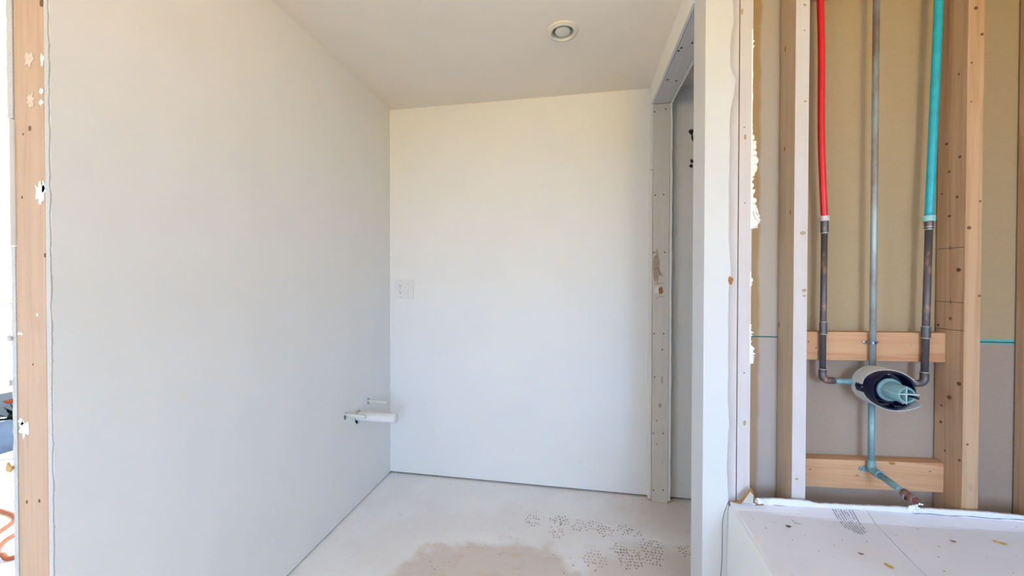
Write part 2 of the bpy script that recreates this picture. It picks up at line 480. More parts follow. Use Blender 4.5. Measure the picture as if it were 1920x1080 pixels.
for i, (x, z, rx, rz) in enumerate([(-1.172, 1.635, 9, 12), (-1.135, 1.629, 4, 12), (-1.168, 1.549, 8, 12), (-1.139, 1.564, 4, 6), (-1.139, 1.541, 4, 5), (-1.146, 1.346, 10, 18), (-1.134, 1.359, 4, 10), (-1.198, 0.831, 10, 16), (-1.206, 0.845, 6, 8), (-1.156, 1.082, 2, 3), (-1.205, 1.040, 5, 3)]):
    obj('plaster_smear', blob(B(), 'Y', YE - 0.0012, x, z, 0.00125 * rx, 0.00115 * rz, 0.0007, 18, 0.42, i + 20), 'plaster' if i not in (0, 2) else 'thin_plaster', post)
# drywall on the far side of the post: three torn pieces, the middle one a thicker strip
def torn(z0, z1, xo, xi, y0, seed, jit=0.0016, step=0.012):
    rnd = random.Random(seed); n = max(2, int((z1 - z0) / step))
    zz = [z0 + (z1 - z0) * i / n for i in range(n + 1)]
    return ladder(B(), [(xo + rnd.uniform(-jit, jit * 0.6), z) for z in zz], [(xi, z) for z in zz], 'Y', y0, y0 + 0.03)
obj('drywall_edge', torn(1.512, H, PX0 - 0.0155, PX0, YE - 0.003, 1), 'gypsum_edge', wl)
obj('drywall_strip', torn(1.234, 1.510, PX0 - 0.0180, PX0 - 0.001, YE - 0.008, 2, 0.0008), 'plaster', wl)
obj('drywall_edge', torn(0.0, 1.232, PX0 - 0.0115, PX0, YE - 0.002, 3), 'gypsum_edge', wl)
obj('rear_sheet', box(B(), PX0 - 0.0115, PX0 + 0.001, YE + 0.03, YB + 0.115, 0, H), 'wall_paint', wl)
for i, (z, s) in enumerate([(1.03, 0.005), (0.74, 0.008), (0.93, 0.004)]):
    obj('paper_tear', blob(B(), 'Y', YE - 0.003, PX0 - 0.012 - s * 0.5, z, s, s * 1.3, 0.003, 9, 0.5, i + 70), 'gypsum_edge' if i != 1 else 'cardboard', wl)

# right wall: over the door opening only, with header and jamb timber left bare
wr = root('wall_right', (XR, 1.7, 0), 'wall over the open doorway with whitewashed timber jamb and header')
HZ = 2.0955; JY = 2.06; X1 = XR + 0.0127; X2 = X1 + 0.0815; X3 = X2 + 0.0127
Y1 = YP + DW
obj('drywall_sheet', box(B(), XR, X1 - 0.0020, Y1, JY + 0.002, HZ, H), 'wall_paint', wr)
obj('drywall_sheet', box(B(), X2 + 0.0020, X3, Y1, JY + 0.002, HZ, H), 'wall_paint', wr)
hd = obj('header', box(B(), X1, X2, Y1, JY, HZ + 0.001, HZ + 0.09), 'painted_header', wr)
jb = obj('jamb_stud', box(B(), X1, X2, JY, YB, -0.0, HZ, 0.0015), 'painted_jamb', wr)
jb['label'] = 'whitewashed jamb timber with nail holes and a rusty knot'
rnd = random.Random(11)
zz = [0.0 + i * 0.03 for i in range(70)] + [HZ]
def wav(x, j): return [(x + rnd.uniform(-j, j), z) for z in zz]
zz = [0.012] + [i * 0.03 for i in range(1, 58)] + [1.752]
obj('drywall_return', ladder(B(), [(XR - 0.0045 + rnd.uniform(-0.0015, 0.0015), z) for z in zz], [(X1 - 0.0022, z) for z in zz], 'Y', JY + 0.003, YB), 'plaster', wr)
obj('drywall_return', box(B(), XR, X1 - 0.0008, JY, YB, 1.755, H), 'wall_paint', wr)
zz = [0.012] + [i * 0.03 for i in range(1, 69)] + [HZ]
obj('drywall_return', ladder(B(), [(X2 + 0.0012, z) for z in zz], [(X3 + rnd.uniform(-0.0015, 0.0025), z) for z in zz], 'Y', JY - 0.002, YB), 'plaster', wr)
obj('drywall_return', box(B(), X2 + 0.0008, X3, JY, YB, HZ, H), 'wall_paint', wr)
for x, z in [(0.400, 2.056), (0.455, 2.066), (0.405, 1.620), (0.447, 1.621), (0.400, 1.319), (0.454, 1.319), (0.403, 0.891), (0.451, 0.892), (0.446, 0.808), (0.407, 0.661), (0.403, 0.363), (0.451, 0.366), (0.405, 0.061), (0.453, 0.066)]:
    decal('nail_hole', 'dark_hole', jb, (x, JY, z), '-Y', 0.0032, 0.0036)
for x, z, rx, rz in [(0.434, 0.510, 5, 8), (0.419, 0.431, 3, 4), (0.444, 0.643, 2.5, 14), (0.419, 0.305, 3, 4), (0.449, 0.214, 1.5, 8)]:
    decal('stain', 'soft_stain', jb, (x, JY, z), '-Y', 0.0024 * rx * 0.6, 0.0028 * rz * 0.6, jit=0.4)
decal('stain', 'soft_stain', jb, (0.416, JY, 1.235), '-Y', 0.017, 0.085, 0.0003, jit=0.4)
decal('knot', 'rust_stain', jb, (0.437, JY, 1.118), '-Y', 0.011, 0.021, 0.0008, jit=0.4)
decal('knot', 'plaster', jb, (0.418, JY, 1.120), '-Y', 0.012, 0.02, 0.0007, jit=0.4)
def scribble(pts, parent, y, r=0.0012, m='knot_wood'):
    bm = B(); tube(bm, [(x, y, z) for x, z in pts], r, 6)
    return obj('scratch', bm, m, parent, True)
scribble([(0.405, 1.287), (0.412, 1.292), (0.410, 1.320), (0.416, 1.335)], jb, JY, 0.0010)
scribble([(0.404, 1.232), (0.420, 1.238), (0.432, 1.205), (0.445, 1.192), (0.436, 1.215)], jb, JY, 0.0012)
scribble([(0.404, 1.150), (0.425, 1.156), (0.452, 1.160)], jb, JY, 0.0009)
scribble([(0.410, 1.075), (0.430, 1.088), (0.452, 1.084)], jb, JY, 0.0008)
for x, y in [(0.410, 1.590), (0.403, 1.609), (0.443, 1.566), (0.411, 1.826), (0.453, 1.843)]:
    decal('nail_hole', 'dark_hole', hd, (x, y, HZ + 0.001), '-Z', 0.004, 0.006)

# shower wall: open studs, drywall behind them, drywall end cap with a torn front strip
ws = root('wall_shower', (0.388, YS, 0), 'opened plumbing wall with bare studs, blocking and tan drywall behind')
XP = 0.3865
obj('end_cap', box(B(), XP, XP + DW, YS - DW, Y1, 0, H), 'primer_face', ws)
pts = [(0.461, 2.020), (0.465, 1.947), (0.455, 1.875), (0.457, 1.810), (0.4735, 1.768), (0.466, 1.720), (0.457, 1.672), (0.457, 1.549), (0.4545, 1.452), (0.456, 1.288), (0.462, 1.181), (0.458, 1.140), (0.456, 1.041), (0.457, 0.876), (0.456, 0.810), (0.461, 0.728), (0.457, 0.661), (0.456, 0.578), (0.460, 0.487)]
edge = [(0.461, H)]
rnd = random.Random(5)
for (xa, za), (xb, zb) in zip(pts, pts[1:]):
    for k in range(4):
        t = k / 4; edge.append((xa + (xb - xa) * t + rnd.uniform(-0.0012, 0.0012), za + (zb - za) * t))
edge += [pts[-1], (0.4585, 0.3), (0.459, 0.0)]
strip = obj('drywall_strip', ladder(B(), [(XP + DW, z) for x, z in edge], edge, 'Y', YS - DW, YS - 0.0005), 'primer_face', ws)
obj('torn_core', ladder(B(), [(x - 0.002, z) for x, z in edge], [(x + 0.0018, z) for x, z in edge], 'Y', YS - 0.006, YS - 0.0004), 'soft_stain', ws)
obj('nick', blob(B(), 'Y', YS - DW, 0.462, 1.163, 0.0065, 0.013, 0.0006, 12, 0.2, 2), 'rust_stain', ws)
for x0, x1 in ((0.400, 0.4435), (0.4445, 0.4865), (0.4885, 0.5255)):
    st = obj('stud', box(B(), x0, x1, YS, YP - 0.001, 0, H, 0.002), 'pale_stud', ws); face_front(st, 'primed_stud')
for x, z, rx, rz in [(0.493, 1.98, 3, 9), (0.505, 1.60, 3.5, 8)]:
    decal('knot', 'pale_knot', st, (x, YS, z), '-Y', 0.001 * rx, 0.0011 * rz, 0.0005)
for x, z in [(0.502, 1.63), (0.505, 1.40), (0.507, 0.88)]:
    decal('nail_hole', 'dark_hole', st, (x, YS, z), '-Y', 0.0016, 0.0016)
decal('knot', 'pale_knot', st, (0.509, YS, 0.725), '-Y', 0.0045, 0.009)
# torn white paper fringe along the second stud
fr = [(0.523, 1.924), (0.526, 1.892), (0.523, 1.860), (0.524, 1.771), (0.525, 1.758), (0.522, 1.643), (0.527, 1.591), (0.536, 1.580), (0.533, 1.545), (0.538, 1.519), (0.529, 1.481), (0.526, 1.456), (0.532, 1.416), (0.539, 1.375), (0.546, 1.341), (0.540, 1.322), (0.524, 1.319)]
def fringe(pts, seed):
    rnd = random.Random(seed); L, R = [], []
    for (xa, za), (xb, zb) in zip(pts, pts[1:]):
        for k in range(6):
            t = k / 6; z = za + (zb - za) * t
            R.append((max(0.5243, xa + (xb - xa) * t + rnd.uniform(-0.0050, 0.0028)), z)); L.append((0.5205, z))
    bm = ladder(B(), L, R, 'Y', YS - 0.0016, YS - 0.0002)
    for v in bm.verts:
        if v.co.x > 0.5262: v.co.y += rnd.uniform(-0.006, 0.006) - 0.003
    return bm
obj('torn_paper', fringe(fr, 3), 'plaster', ws)
obj('torn_paper', fringe([(0.522, 1.19), (0.528, 1.164), (0.523, 1.14)], 6), 'plaster', ws)
obj('torn_paper', fringe([(0.523, 1.03), (0.528, 1.005), (0.525, 0.98), (0.531, 0.961), (0.534, 0.936), (0.531, 0.915), (0.523, 0.905)], 8), 'plaster', ws)
for k, pp in enumerate([[(0.526, 1.56), (0.534, 1.55), (0.533, 1.535)], [(0.527, 1.40), (0.537, 1.375), (0.542, 1.35)], [(0.526, 1.375), (0.533, 1.352), (0.544, 1.335)]]):
    obj('paper_curl', tube(B(), [(x, YS - 0.005 - 0.002 * k, z) for x, z in pp], [0.0012, 0.0022, 0.0006], 6), 'plaster', ws, True)

# tan drywall behind the bays: upper and lower sheet with a teal edged joint
ZJ = 0.9805
obj('drywall_panel', box(B(), XP + DW, 2.0, YP, Y1, ZJ + 0.0015, H), 'tan_paper', ws)
obj('drywall_panel', box(B(), XP + DW, 2.0, YP, Y1, 0, ZJ - 0.0015), 'tan_paper_low', ws)
obj('joint_gap', box(B(), XP + DW, 1.27, YP + 0.002, Y1 - 0.001, ZJ - 0.0016, ZJ + 0.0016), 'seam_dark', ws)
obj('edge_tape', box(B(), 1.11, 1.2695, YP - 0.0006, YP + 0.0002, ZJ + 0.0015, ZJ + 0.0085), 'teal_tape', ws)
obj('edge_tape', box(B(), 1.11, 1.2695, YP - 0.0006, YP + 0.0002, ZJ - 0.005, ZJ - 0.0015), 'teal_tape', ws)
obj('edge_tape', box(B(), 0.527, 0.6395, YP - 0.0006, YP + 0.0002, ZJ + 0.0012, ZJ + 0.003), 'teal_tape', ws)
obj('closet_face', box(B(), XP + DW, 2.0, Y1, Y1 + 0.002, 0, H), 'wall_paint', ws)

s1 = obj('stud', box(B(), 0.6406, 0.6780, YS, YP - 0.001, 0, H, 0.002), 'pale_stud', ws); face_front(s1, 'primed_stud')
for x, z, r in [(0.664, 1.979, 3), (0.668, 1.695, 3), (0.664, 1.304, 6), (0.669, 1.133, 5), (0.6695, 1.117, 3), (0.654, 0.566, 3.5)]:
    decal('knot', 'pale_knot', s1, (x, YS, z), '-Y', 0.0013 * r, 0.001 * r, 0.0004, random.uniform(-0.4, 0.4))
decal('nail_hole', 'dark_hole', s1, (0.662, YS, 1.982), '-Y', 0.0014, 0.0016); decal('nail_hole', 'dark_hole', s1, (0.664, YS, 1.905), '-Y', 0.0014, 0.0016)
for y, z in [(1.300, 1.887), (1.299, 1.575), (1.264, 1.371), (1.322, 1.021)]:
    decal('knot', 'rust_stain', s1, (0.6406, y, z), '-X', 0.004, 0.008, 0.0004)
S2 = 1.0709
s2 = obj('stud', box(B(), S2, S2 + 0.0385, YS, YP - 0.004, 0, H, 0.002), 'stud_wood', ws)
for x, z, r in [(1.088, 1.918, 5), (1.103, 1.844, 4), (1.080, 1.768, 2.5), (1.080, 1.660, 2), (1.079, 1.310, 5), (1.104, 1.383, 3), (1.105, 1.120, 3), (1.082, 0.703, 3)]:
    decal('knot', 'knot_wood', s2, (x, YS, z), '-Y', 0.0010 * r, 0.0010 * r, 0.0004)
decal('knot', 'pale_knot', s2, (1.091, YS, 0.581), '-Y', 0.005, 0.012)
for y, z, r in [(1.268, 1.751, 3), (1.301, 1.565, 4), (1.262, 1.514, 4), (1.292, 1.481, 4), (1.314, 1.421, 2.5), (1.268, 1.402, 4), (1.290, 1.351, 4), (1.262, 1.193, 6), (1.283, 1.053, 4), (1.320, 1.030, 4), (1.256, 0.869, 6), (1.283, 0.823, 6), (1.308, 0.742, 4), (1.307, 0.792, 3), (1.294, 0.662, 3), (1.252, 0.653, 4)]:
    decal('knot', 'knot_wood', s2, (S2, y, z), '-X', 0.0011 * r, 0.0010 * r, 0.0004, random.uniform(-0.5, 0.5))
for ya, za, yb, zb in [(1.323, 1.258, 1.246, 1.257), (1.329, 1.101, 1.246, 1.100), (1.328, 1.020, 1.246, 1.021)]:
    obj('pencil_line', tube(B(), [(S2, ya, za), (S2, yb, zb)], 0.0008, 6), 'pencil_and_shade', s2)
for y, z in ((1.285, 1.258), (1.282, 1.101)):
    obj('pencil_line', tube(B(), [(S2, y, z - 0.006), (S2, y + 0.002, z + 0.007)], 0.0008, 6), 'pencil_and_shade', s2)
s3 = obj('stud', box(B(), 1.2705, 1.309, YS, YP - 0.004, 0, H, 0.002), 'stud_wood', ws)
for y, z in [(1.285, 1.29), (1.292, 1.00), (1.275, 0.75), (1.29, 1.62)]:
    decal('knot', 'pale_knot', s3, (1.2705, y, z), '-X', 0.006, 0.006)
struct('wall_alcove', box(B(), 1.31, 1.33, YW, YS - 0.001, 0, H), 'wall_paint', 'white side wall of the tub alcove right of the frame')

# blocking boards between the studs (each nailed slightly out of level)
def board(x0, x1, z0, z1, dz, y0=YS + 0.051, bev=0.003):
    bm = box(B(), x0, x1, y0, YP - 0.0005, z0, z1, bev)
    for v in bm.verts: v.co.z += (v.co.x - x0) / (x1 - x0) * dz
    return obj('blocking', bm, 'board_wood', ws)
b1 = board(0.679, 1.0705, 0.9165, 1.004, 0.005)
b2 = board(0.679, 1.0705, 0.519, 0.607, 0.017)
b3 = board(0.679, 1.0705, 2.045, 2.13, 0.0)
YF = YS + 0.051
for x, z, r in [(0.710, 0.973, 1.5), (0.731, 0.955, 1.5), (0.982, 0.969, 2), (0.948, 0.944, 2.5), (1.041, 0.992, 2.5)]:
    decal('knot', 'pale_knot' if r > 1.5 else 'knot_wood', b1, (x, YF, z), '-Y', 0.0016 * r, 0.0012 * r)
for x, z, r in [(0.717, 0.576, 2), (0.846, 0.568, 2.5), (0.938, 0.613, 4), (1.034, 0.597, 2)]:
    decal('knot', 'rust_stain', b2, (x, YF, z), '-Y', 0.0022 * r, 0.0011 * r)

# the rest of the shell: outer walls, far wall with the added window, window wall behind the camera
struct('wall_closet', box(B(), 2.0, 2.1, -3.0, YB + 0.2, 0, H), 'wall_paint', 'white side wall of the closet beyond the doorway')
x0, x1, z0, z1 = WIN_A
bm = B(); ya, yb = YW - 0.1, YW
box(bm, -4.0, x0, ya, yb, 0, H); box(bm, x1, 2.1, ya, yb, 0, H); box(bm, x0, x1, ya, yb, 0, z0); box(bm, x0, x1, ya, yb, z1, H)
struct('wall_behind', bm, 'wall_paint', 'white wall with a window behind the camera')
y0, y1, z0, z1 = WIN_B
bm = B()
box(bm, -4.0, -3.9, YW, y0, 0, H); box(bm, -4.0, -3.9, y1, 4.0, 0, H); box(bm, -4.0, -3.9, y0, y1, 0, z0); box(bm, -4.0, -3.9, y0, y1, z1, H)
struct('wall_far', bm, 'wall_paint', 'white wall of the neighbouring room far to the left')
struct('wall_north', box(B(), -4.0, -1.23, 4.0, 4.1, 0, H), 'wall_paint', 'white end wall of the neighbouring room')
def window(name, frame, pane, loc, lab):
    w = root(name, loc, lab); bm = B()
    for f in frame: box(bm, *f)
    obj('window_frame', bm, 'frame_white', w); obj('pane', box(B(), *pane), 'pane_glass', w)
x0, x1, z0, z1 = WIN_A; a_, b_ = YW - 0.08, YW - 0.02; t = 0.04
window('window_1', [(x0, x0 + t, a_, b_, z0, z1), (x1 - t, x1, a_, b_, z0, z1), (x0 + t, x1 - t, a_, b_, z0, z0 + t), (x0 + t, x1 - t, a_, b_, z1 - t, z1)], (x0 + t, x1 - t, YW - 0.052, YW - 0.048, z0 + t, z1 - t), ((x0 + x1) / 2, YW - 0.05, z0), 'white framed window behind the camera')
y0, y1, z0, z1 = WIN_B; a_, b_ = -3.98, -3.92
window('added_window', [(a_, b_, y0, y0 + t, z0, z1), (a_, b_, y1 - t, y1, z0, z1), (a_, b_, y0 + t, y1 - t, z0, z0 + t), (a_, b_, y0 + t, y1 - t, z1 - t, z1)], (-3.952, -3.948, y0 + t, y1 - t, z0 + t, z1 - t), (-3.95, (y0 + y1) / 2, z0), 'white framed unseen window added in the far wall as side light')

# shoe prints pressed in the dust of the floor
def shoe_print(cx, cy, rx, ry, rot, seed, pale=False, gx=0.0140, gy=0.0180):
    rnd = random.Random(seed); bm = B(); ca, sa = math.cos(rot), math.sin(rot)
    nx, ny = int(rx / gx) + 1, int(ry / gy) + 1
    for i in range(-nx, nx + 1):
        for j in range(-ny, ny + 1):
            x, y = i * gx + (j % 2) * gx * 0.3, j * gy
            if (x / rx) ** 2 + (y / ry) ** 2 > 1.0 or rnd.random() < 0.16: continue
            w, h = rnd.uniform(0.0022, 0.0042), rnd.uniform(0.0030, 0.0062)
            x += rnd.uniform(-0.0022, 0.0022); y += rnd.uniform(-0.0025, 0.0025)
            a = rnd.uniform(-0.6, 0.6) + rot
            if rnd.random() < 0.45:   # a small c shaped lug
                ps = [(-w, -h), (w, -h), (w, -h * 0.5), (-w * 0.3, -h * 0.5), (-w * 0.3, h * 0.5), (w, h * 0.5), (w, h), (-w, h)]
            else:
                ps = [(-w, -h * 0.5), (w, -h * 0.4), (w * 0.9, h * 0.4), (-w, h * 0.5)]
            q = [(cx + (x * ca - y * sa) + px * math.cos(a) - py * math.sin(a), cy + (x * sa + y * ca) + px * math.sin(a) + py * math.cos(a)) for px, py in ps]
            prism(bm, q, 'Z', 0.0, 0.0004)
    o = obj('shoe_print', bm, 'print_pale' if pale else 'print_brown', floor)
    o['kind'] = 'stuff'
PR = [(-0.209, 1.791, 12, 12, 0.0), (-0.097, 1.811, 13, 9, -0.3), (-0.061, 1.816, 13, 9, -0.3), (-0.092, 1.725, 14, 11, 0.2), (0.013, 1.794, 14, 10, -0.2), (0.088, 1.795, 16, 12, -0.2), (0.135, 1.769, 14, 11, -0.2), (0.223, 1.799, 14, 9, -0.3), (0.268, 1.781, 12, 8, -0.3), (0.177, 1.659, 13, 9, 0.0), (0.078, 1.578, 17, 14, 0.0), (0.221, 1.610, 17, 17, 0.1), (0.322, 1.668, 19, 20, -0.1), (0.470, 1.700, 12, 9, -0.4)]
for i, (x, y, rx, ry, a) in enumerate(PR):
    shoe_print(x, y, rx * 0.0029, ry * 0.0042, a, i + 40, i in (3, 4, 5, 9, 10))
rnd = random.Random(9)
for k, (x, y) in enumerate([(-1.087, 2.085), (-1.059, 2.078), (-1.100, 2.070), (-1.07, 2.05), (-0.155, 1.826), (-0.198, 1.862), (-0.457, 2.06), (-0.710, 2.036), (-0.764, 1.832), (-0.864, 1.722), (0.350, 2.070), (0.34, 2.03), (0.30, 2.06)] + [(rnd.uniform(-0.6, 0.4), rnd.uniform(1.3, 1.6)) for _ in range(26)]):
    decal('dirt_speck', 'knot_wood', floor, (x, y, 0), '+Z', rnd.uniform(0.0016, 0.004), rnd.uniform(0.001, 0.0018), 0.0006, rnd.uniform(0, 3), 0.4)

# ================================================================== THINGS IN THE SMALL ROOM
# round ceiling vent
t = thing('ceiling_vent', (VX, VY, H), 'round white ceiling exhaust vent with a raised centre disc', 'vent')
o_ = (VX, VY, H)
obj('flange', lathe(B(), [(0.0645, 0), (0.0645, -0.002), (0.0635, -0.0045), (0.058, -0.0065), (0.053, -0.0085), (0.049, -0.0095), (0.0465, -0.008), (0.0445, -0.002), (0.0425, 0.012), (0.0415, 0.045), (0.0435, 0.045), (0.0435, 0.0), (0.0645, 0)], o_, (0, 0, 1), 48), 'vent_white', t, 40)
obj('duct_throat', lathe(B(), [(0.0, 0.046), (0.0415, 0.046), (0.0415, 0.044), (0, 0.044)], o_, (0, 0, 1), 32), 'duct_grey', t)
obj('centre_disc', lathe(B(), [(0, -0.0055), (0.026, -0.0055), (0.0295, -0.004), (0.031, -0.001), (0.030, 0.006), (0.015, 0.024), (0, 0.026)], o_, (0, 0, 1), 40), 'vent_white', t, 35)
obj('spindle', tube(B(), [(VX, VY, H + 0.02), (VX, VY, H + 0.045)], 0.004, 10), 'steel', t)

# outlet and switch plate
ox0, ox1, oz0, oz1 = -1.0818, -0.9618, 1.0635, 1.1775
oc, zc = (ox0 + ox1) / 2, (oz0 + oz1) / 2
t = thing('outlet_plate', (oc, YB, oz0), 'white double wall plate with an outlet and a toggle switch', 'outlet')
obj('plate', box(B(), ox0, ox1, YB - 0.0062, YB, oz0, oz1, 0.0022), 'plate_white', t)
for dz in (0.0195, -0.0195):
    bm = B(); pts = []
    for i in range(24):
        a = 2 * math.pi * i / 24; pts.append((oc - 0.0235 + 0.0172 * math.cos(a), zc + dz + max(-0.0138, min(0.0138, 0.0172 * math.sin(a)))))
    rc = obj('receptacle', prism(bm, pts, 'Y', YB - 0.0080, YB - 0.005), 'plate_white', t)
    bm = B()
    for dx in (-0.0062, 0.0062): box(bm, oc - 0.0235 + dx - 0.0012, oc - 0.0235 + dx + 0.0012, YB - 0.0083, YB - 0.0078, zc + dz + 0.0005, zc + dz + 0.0075)
    blob(bm, 'Y', YB - 0.0078, oc - 0.0235, zc + dz - 0.0065, 0.0027, 0.0027, 0.0005, 10, 0)
    obj('slots', bm, 'dark_hole', rc)
sw = obj('switch_surround', box(B(), oc + 0.0235 - 0.006, oc + 0.0235 + 0.006, YB - 0.0074, YB - 0.005, zc - 0.013, zc + 0.013, 0.001), 'plate_white', t)
bm = box(B(), oc + 0.0235 - 0.0042, oc + 0.0235 + 0.0042, YB - 0.017, YB - 0.006, zc - 0.010, zc - 0.002, 0.0015)
obj('toggle', bm, 'plate_white', sw)
for dx, dz in ((-0.0235, 0.0), (-0.0235, 0.048), (-0.0235, -0.048), (0.0235, 0.030), (0.0235, -0.030)):
    decal('screw', 'steel', t, (oc + dx, YB - 0.0062 - (0.0018 if dz == 0 else 0), zc + dz), '-Y', 0.0026, 0.0026, 0.0007, jit=0.02)

# vanity rough-in stubs on the left wall
def xtube(name, parent, y, z, x0, x1, r, m, r2=None):
    prof = [(0, x1), (r * 0.86, x1), (r, x1 - 0.0015), (r, x0), (0, x0)] if r2 is None else [(r2, x1 - 0.014), (r2, x1), (r, x1 + 0.0006), (r, x0), (r2, x0)]
    return obj(name, lathe(B(), prof, (0, y, z), (1, 0, 0), 24), m, parent, 40)
t = thing('drain_pipe', (XL, 1.768, 0.462), 'thick white plastic drain pipe sticking out of the left wall', 'pipe')
xtube('pipe', t, 1.768, 0.462, XL - 0.06, -0.925, 0.0240, 'pvc_white')
xtube('end_cap', t, 1.768, 0.462, -0.938, -0.906, 0.0257, 'pvc_white')
xtube('end_seal', t, 1.768, 0.462, -0.9065, -0.904, 0.0215, 'pvc_white')
for (y, z, xe, lab) in ((1.663, 0.506, -1.0125, 'thin white supply stub in front of the thick drain pipe'), (1.864, 0.512, -1.0058, 'thin white supply stub above and behind the drain pipe')):
    t = thing('supply_stub', (XL, y, z), lab, 'pipe', 'water supply stubs on the left wall')
    bm = lathe(B(), [(0, XL - 0.06), (0.0078, XL - 0.06), (0.0078, xe - 0.0015), (0.0068, xe), (0.0052, xe), (0.0048, xe - 0.01), (0, xe - 0.01)], (0, y, z), (1, 0, 0), 20)
    for v in bm.verts: v.co.z -= (v.co.x - XL) * 0.055
    obj('pipe', bm, 'pex_white', t, 40)

# ------------------------------------------------------------------ shower plumbing
PY = 1.2836
k_ = PY / 1.2736
def sp(x, z, y=PY): return (x * y / 1.2736, y, 1.15 + (z - 1.15) * y / 1.2736)
def smooth_path(pts, n=6):
    P = [Vector(p) for p in pts]; out = []
    for i in range(len(P) - 1):
        p0, p1, p2, p3 = P[max(i - 1, 0)], P[i], P[i + 1], P[min(i + 2, len(P) - 1)]
        for j in range(n):
            u = j / n
            out.append(0.5 * ((2 * p1) + (p2 - p0) * u + (2 * p0 - 5 * p1 + 4 * p2 - p3) * u * u + (3 * p1 - p0 - 3 * p2 + p3) * u ** 3))
    return out + [P[-1]]
def collar(bm, x, z0, z1, r, y=PY):
    e = min(0.0012, (z1 - z0) / 3)
    return lathe(bm, [(0, z0), (r - e, z0), (r, z0 + e), (r, z1 - e), (r - e, z1), (0, z1)], (x, y, 0), (0, 0, 1), 20)
VXc = 0.8757; VZ = 0.853
# hot line
hx, hz = sp(0.7387, 1.35)[0], sp(0, 0.8600)[2]
t = thing('hot_water_pipe', (hx, PY, hz), 'red plastic hot water pipe joined to dark copper on the left of the valve', 'pipe')
obj('red_tube', tube(B(), smooth_path([(0.722, PY, 2.2), sp(0.7222, 1.99), sp(0.7262, 1.84), sp(0.7275, 1.62), sp(0.7335, 1.45), (hx, PY, 1.352)]), 0.0090, 18), 'red_pex', t, True)
obj('crimp_ring', collar(B(), hx, 1.344, 1.360, 0.0122), 'white_ring', t, 40)
obj('fitting', collar(B(), hx, 1.308, 1.345, 0.0098), 'dark_copper', t, 40)
obj('solder_ring', collar(B(), hx, 1.3065, 1.3095, 0.0101), 'solder', t, 40)
R_ = 0.016
he = sp(0.7372, 0.8600)
obj('copper_tube', tube(B(), [(hx, PY, 1.31), (he[0], PY, hz + 0.03)], 0.0081, 18), 'dark_copper', t, True)
obj('coupling', collar(B(), hx * 0.5 + he[0] * 0.5, 1.000, 1.036, 0.0096), 'dark_copper', t, 40)
for z in (1.0365, 0.9995): obj('solder_ring', collar(B(), hx * 0.5 + he[0] * 0.5, z - 0.001, z + 0.001, 0.0099), 'solder', t)
el = [(he[0], PY, hz + 0.034)] + [(he[0] + R_ - R_ * math.cos(a), PY, hz + R_ - R_ * math.sin(a)) for a in [math.radians(d) for d in range(0, 91, 15)]] + [(he[0] + 0.032, PY, hz)]
obj('elbow', tube(B(), el, 0.0098, 18), 'dark_copper', t, True)
obj('solder_ring', collar(B(), he[0], hz + 0.033, hz + 0.0355, 0.0102), 'solder', t)
obj('branch_tube', tube(B(), [(he[0] + 0.028, PY, hz), (VXc - 0.04, PY, hz - 0.002)], 0.0079, 18), 'teal_copper', t, True)
obj('branch_collar', lathe(B(), [(0, 0), (0.0095, 0), (0.0095, 0.010), (0, 0.010)], (VXc - 0.064, PY, hz - 0.001), (1, 0, 0), 18), 'teal_copper', t, 40)
# cold line
cx = sp(1.0075, 1.35)[0]; ce = sp(1.0009, 0.862)
t = thing('cold_water_pipe', (cx, PY, hz), 'blue plastic cold water pipe joined to dark copper beside the knotty stud', 'pipe')
obj('blue_tube', tube(B(), smooth_path([(1.036, PY, 2.2), sp(1.0242, 1.97), sp(1.0197, 1.788), sp(1.0135, 1.55), (cx, PY, 1.345)]), 0.0098, 18), 'blue_pex', t, True)
obj('crimp_ring', collar(B(), cx, 1.336, 1.353, 0.0138), 'pale_ring', t, 40)
obj('fitting', collar(B(), cx, 1.312, 1.337, 0.0100), 'dark_copper', t, 40)
for z in (1.3125, 1.320): obj('solder_ring', collar(B(), cx, z - 0.0012, z + 0.0012, 0.0104), 'solder', t)
obj('copper_tube', tube(B(), [(cx, PY, 1.314), (ce[0], PY, ce[2] + 0.02)], 0.0085, 18), 'dark_copper', t, True)
mx_ = lambda z: ce[0] + (cx - ce[0]) * (z - ce[2]) / (1.31 - ce[2])
obj('coupling', collar(B(), mx_(1.01), 0.995, 1.028, 0.0102), 'dark_copper', t, 40)
for z in (1.0285, 0.9945): obj('solder_ring', collar(B(), mx_(1.01), z - 0.001, z + 0.001, 0.0106), 'solder', t)
el = [(ce[0], PY, ce[2] + 0.034)] + [(ce[0] - R_ + R_ * math.cos(a), PY, ce[2] + R_ - R_ * math.sin(a)) for a in [math.radians(d) for d in range(0, 91, 15)]] + [(ce[0] - 0.032, PY, ce[2])]
obj('elbow', tube(B(), el, 0.0100, 18), 'dark_copper', t, True)
obj('solder_ring', collar(B(), ce[0], ce[2] + 0.0325, ce[2] + 0.035, 0.0104), 'solder', t)
obj('branch_tube', tube(B(), [(ce[0] - 0.028, PY, ce[2]), (VXc + 0.04, PY, ce[2] - 0.003)], 0.0082, 18), 'patina_copper', t, True)
# shower riser
t = thing('shower_riser_pipe', (VXc, PY, 0.91), 'long straight grey copper riser above the mixing valve', 'pipe')
obj('copper_tube', tube(B(), [(VXc, PY, 0.895), (VXc, PY, 1.3), (VXc - 0.0006, PY, 2.2)], 0.0080, 18), 'patina_copper', t, True)
obj('collar', collar(B(), VXc, 0.893, 0.901, 0.0098), 'rusty_copper', t, 40)
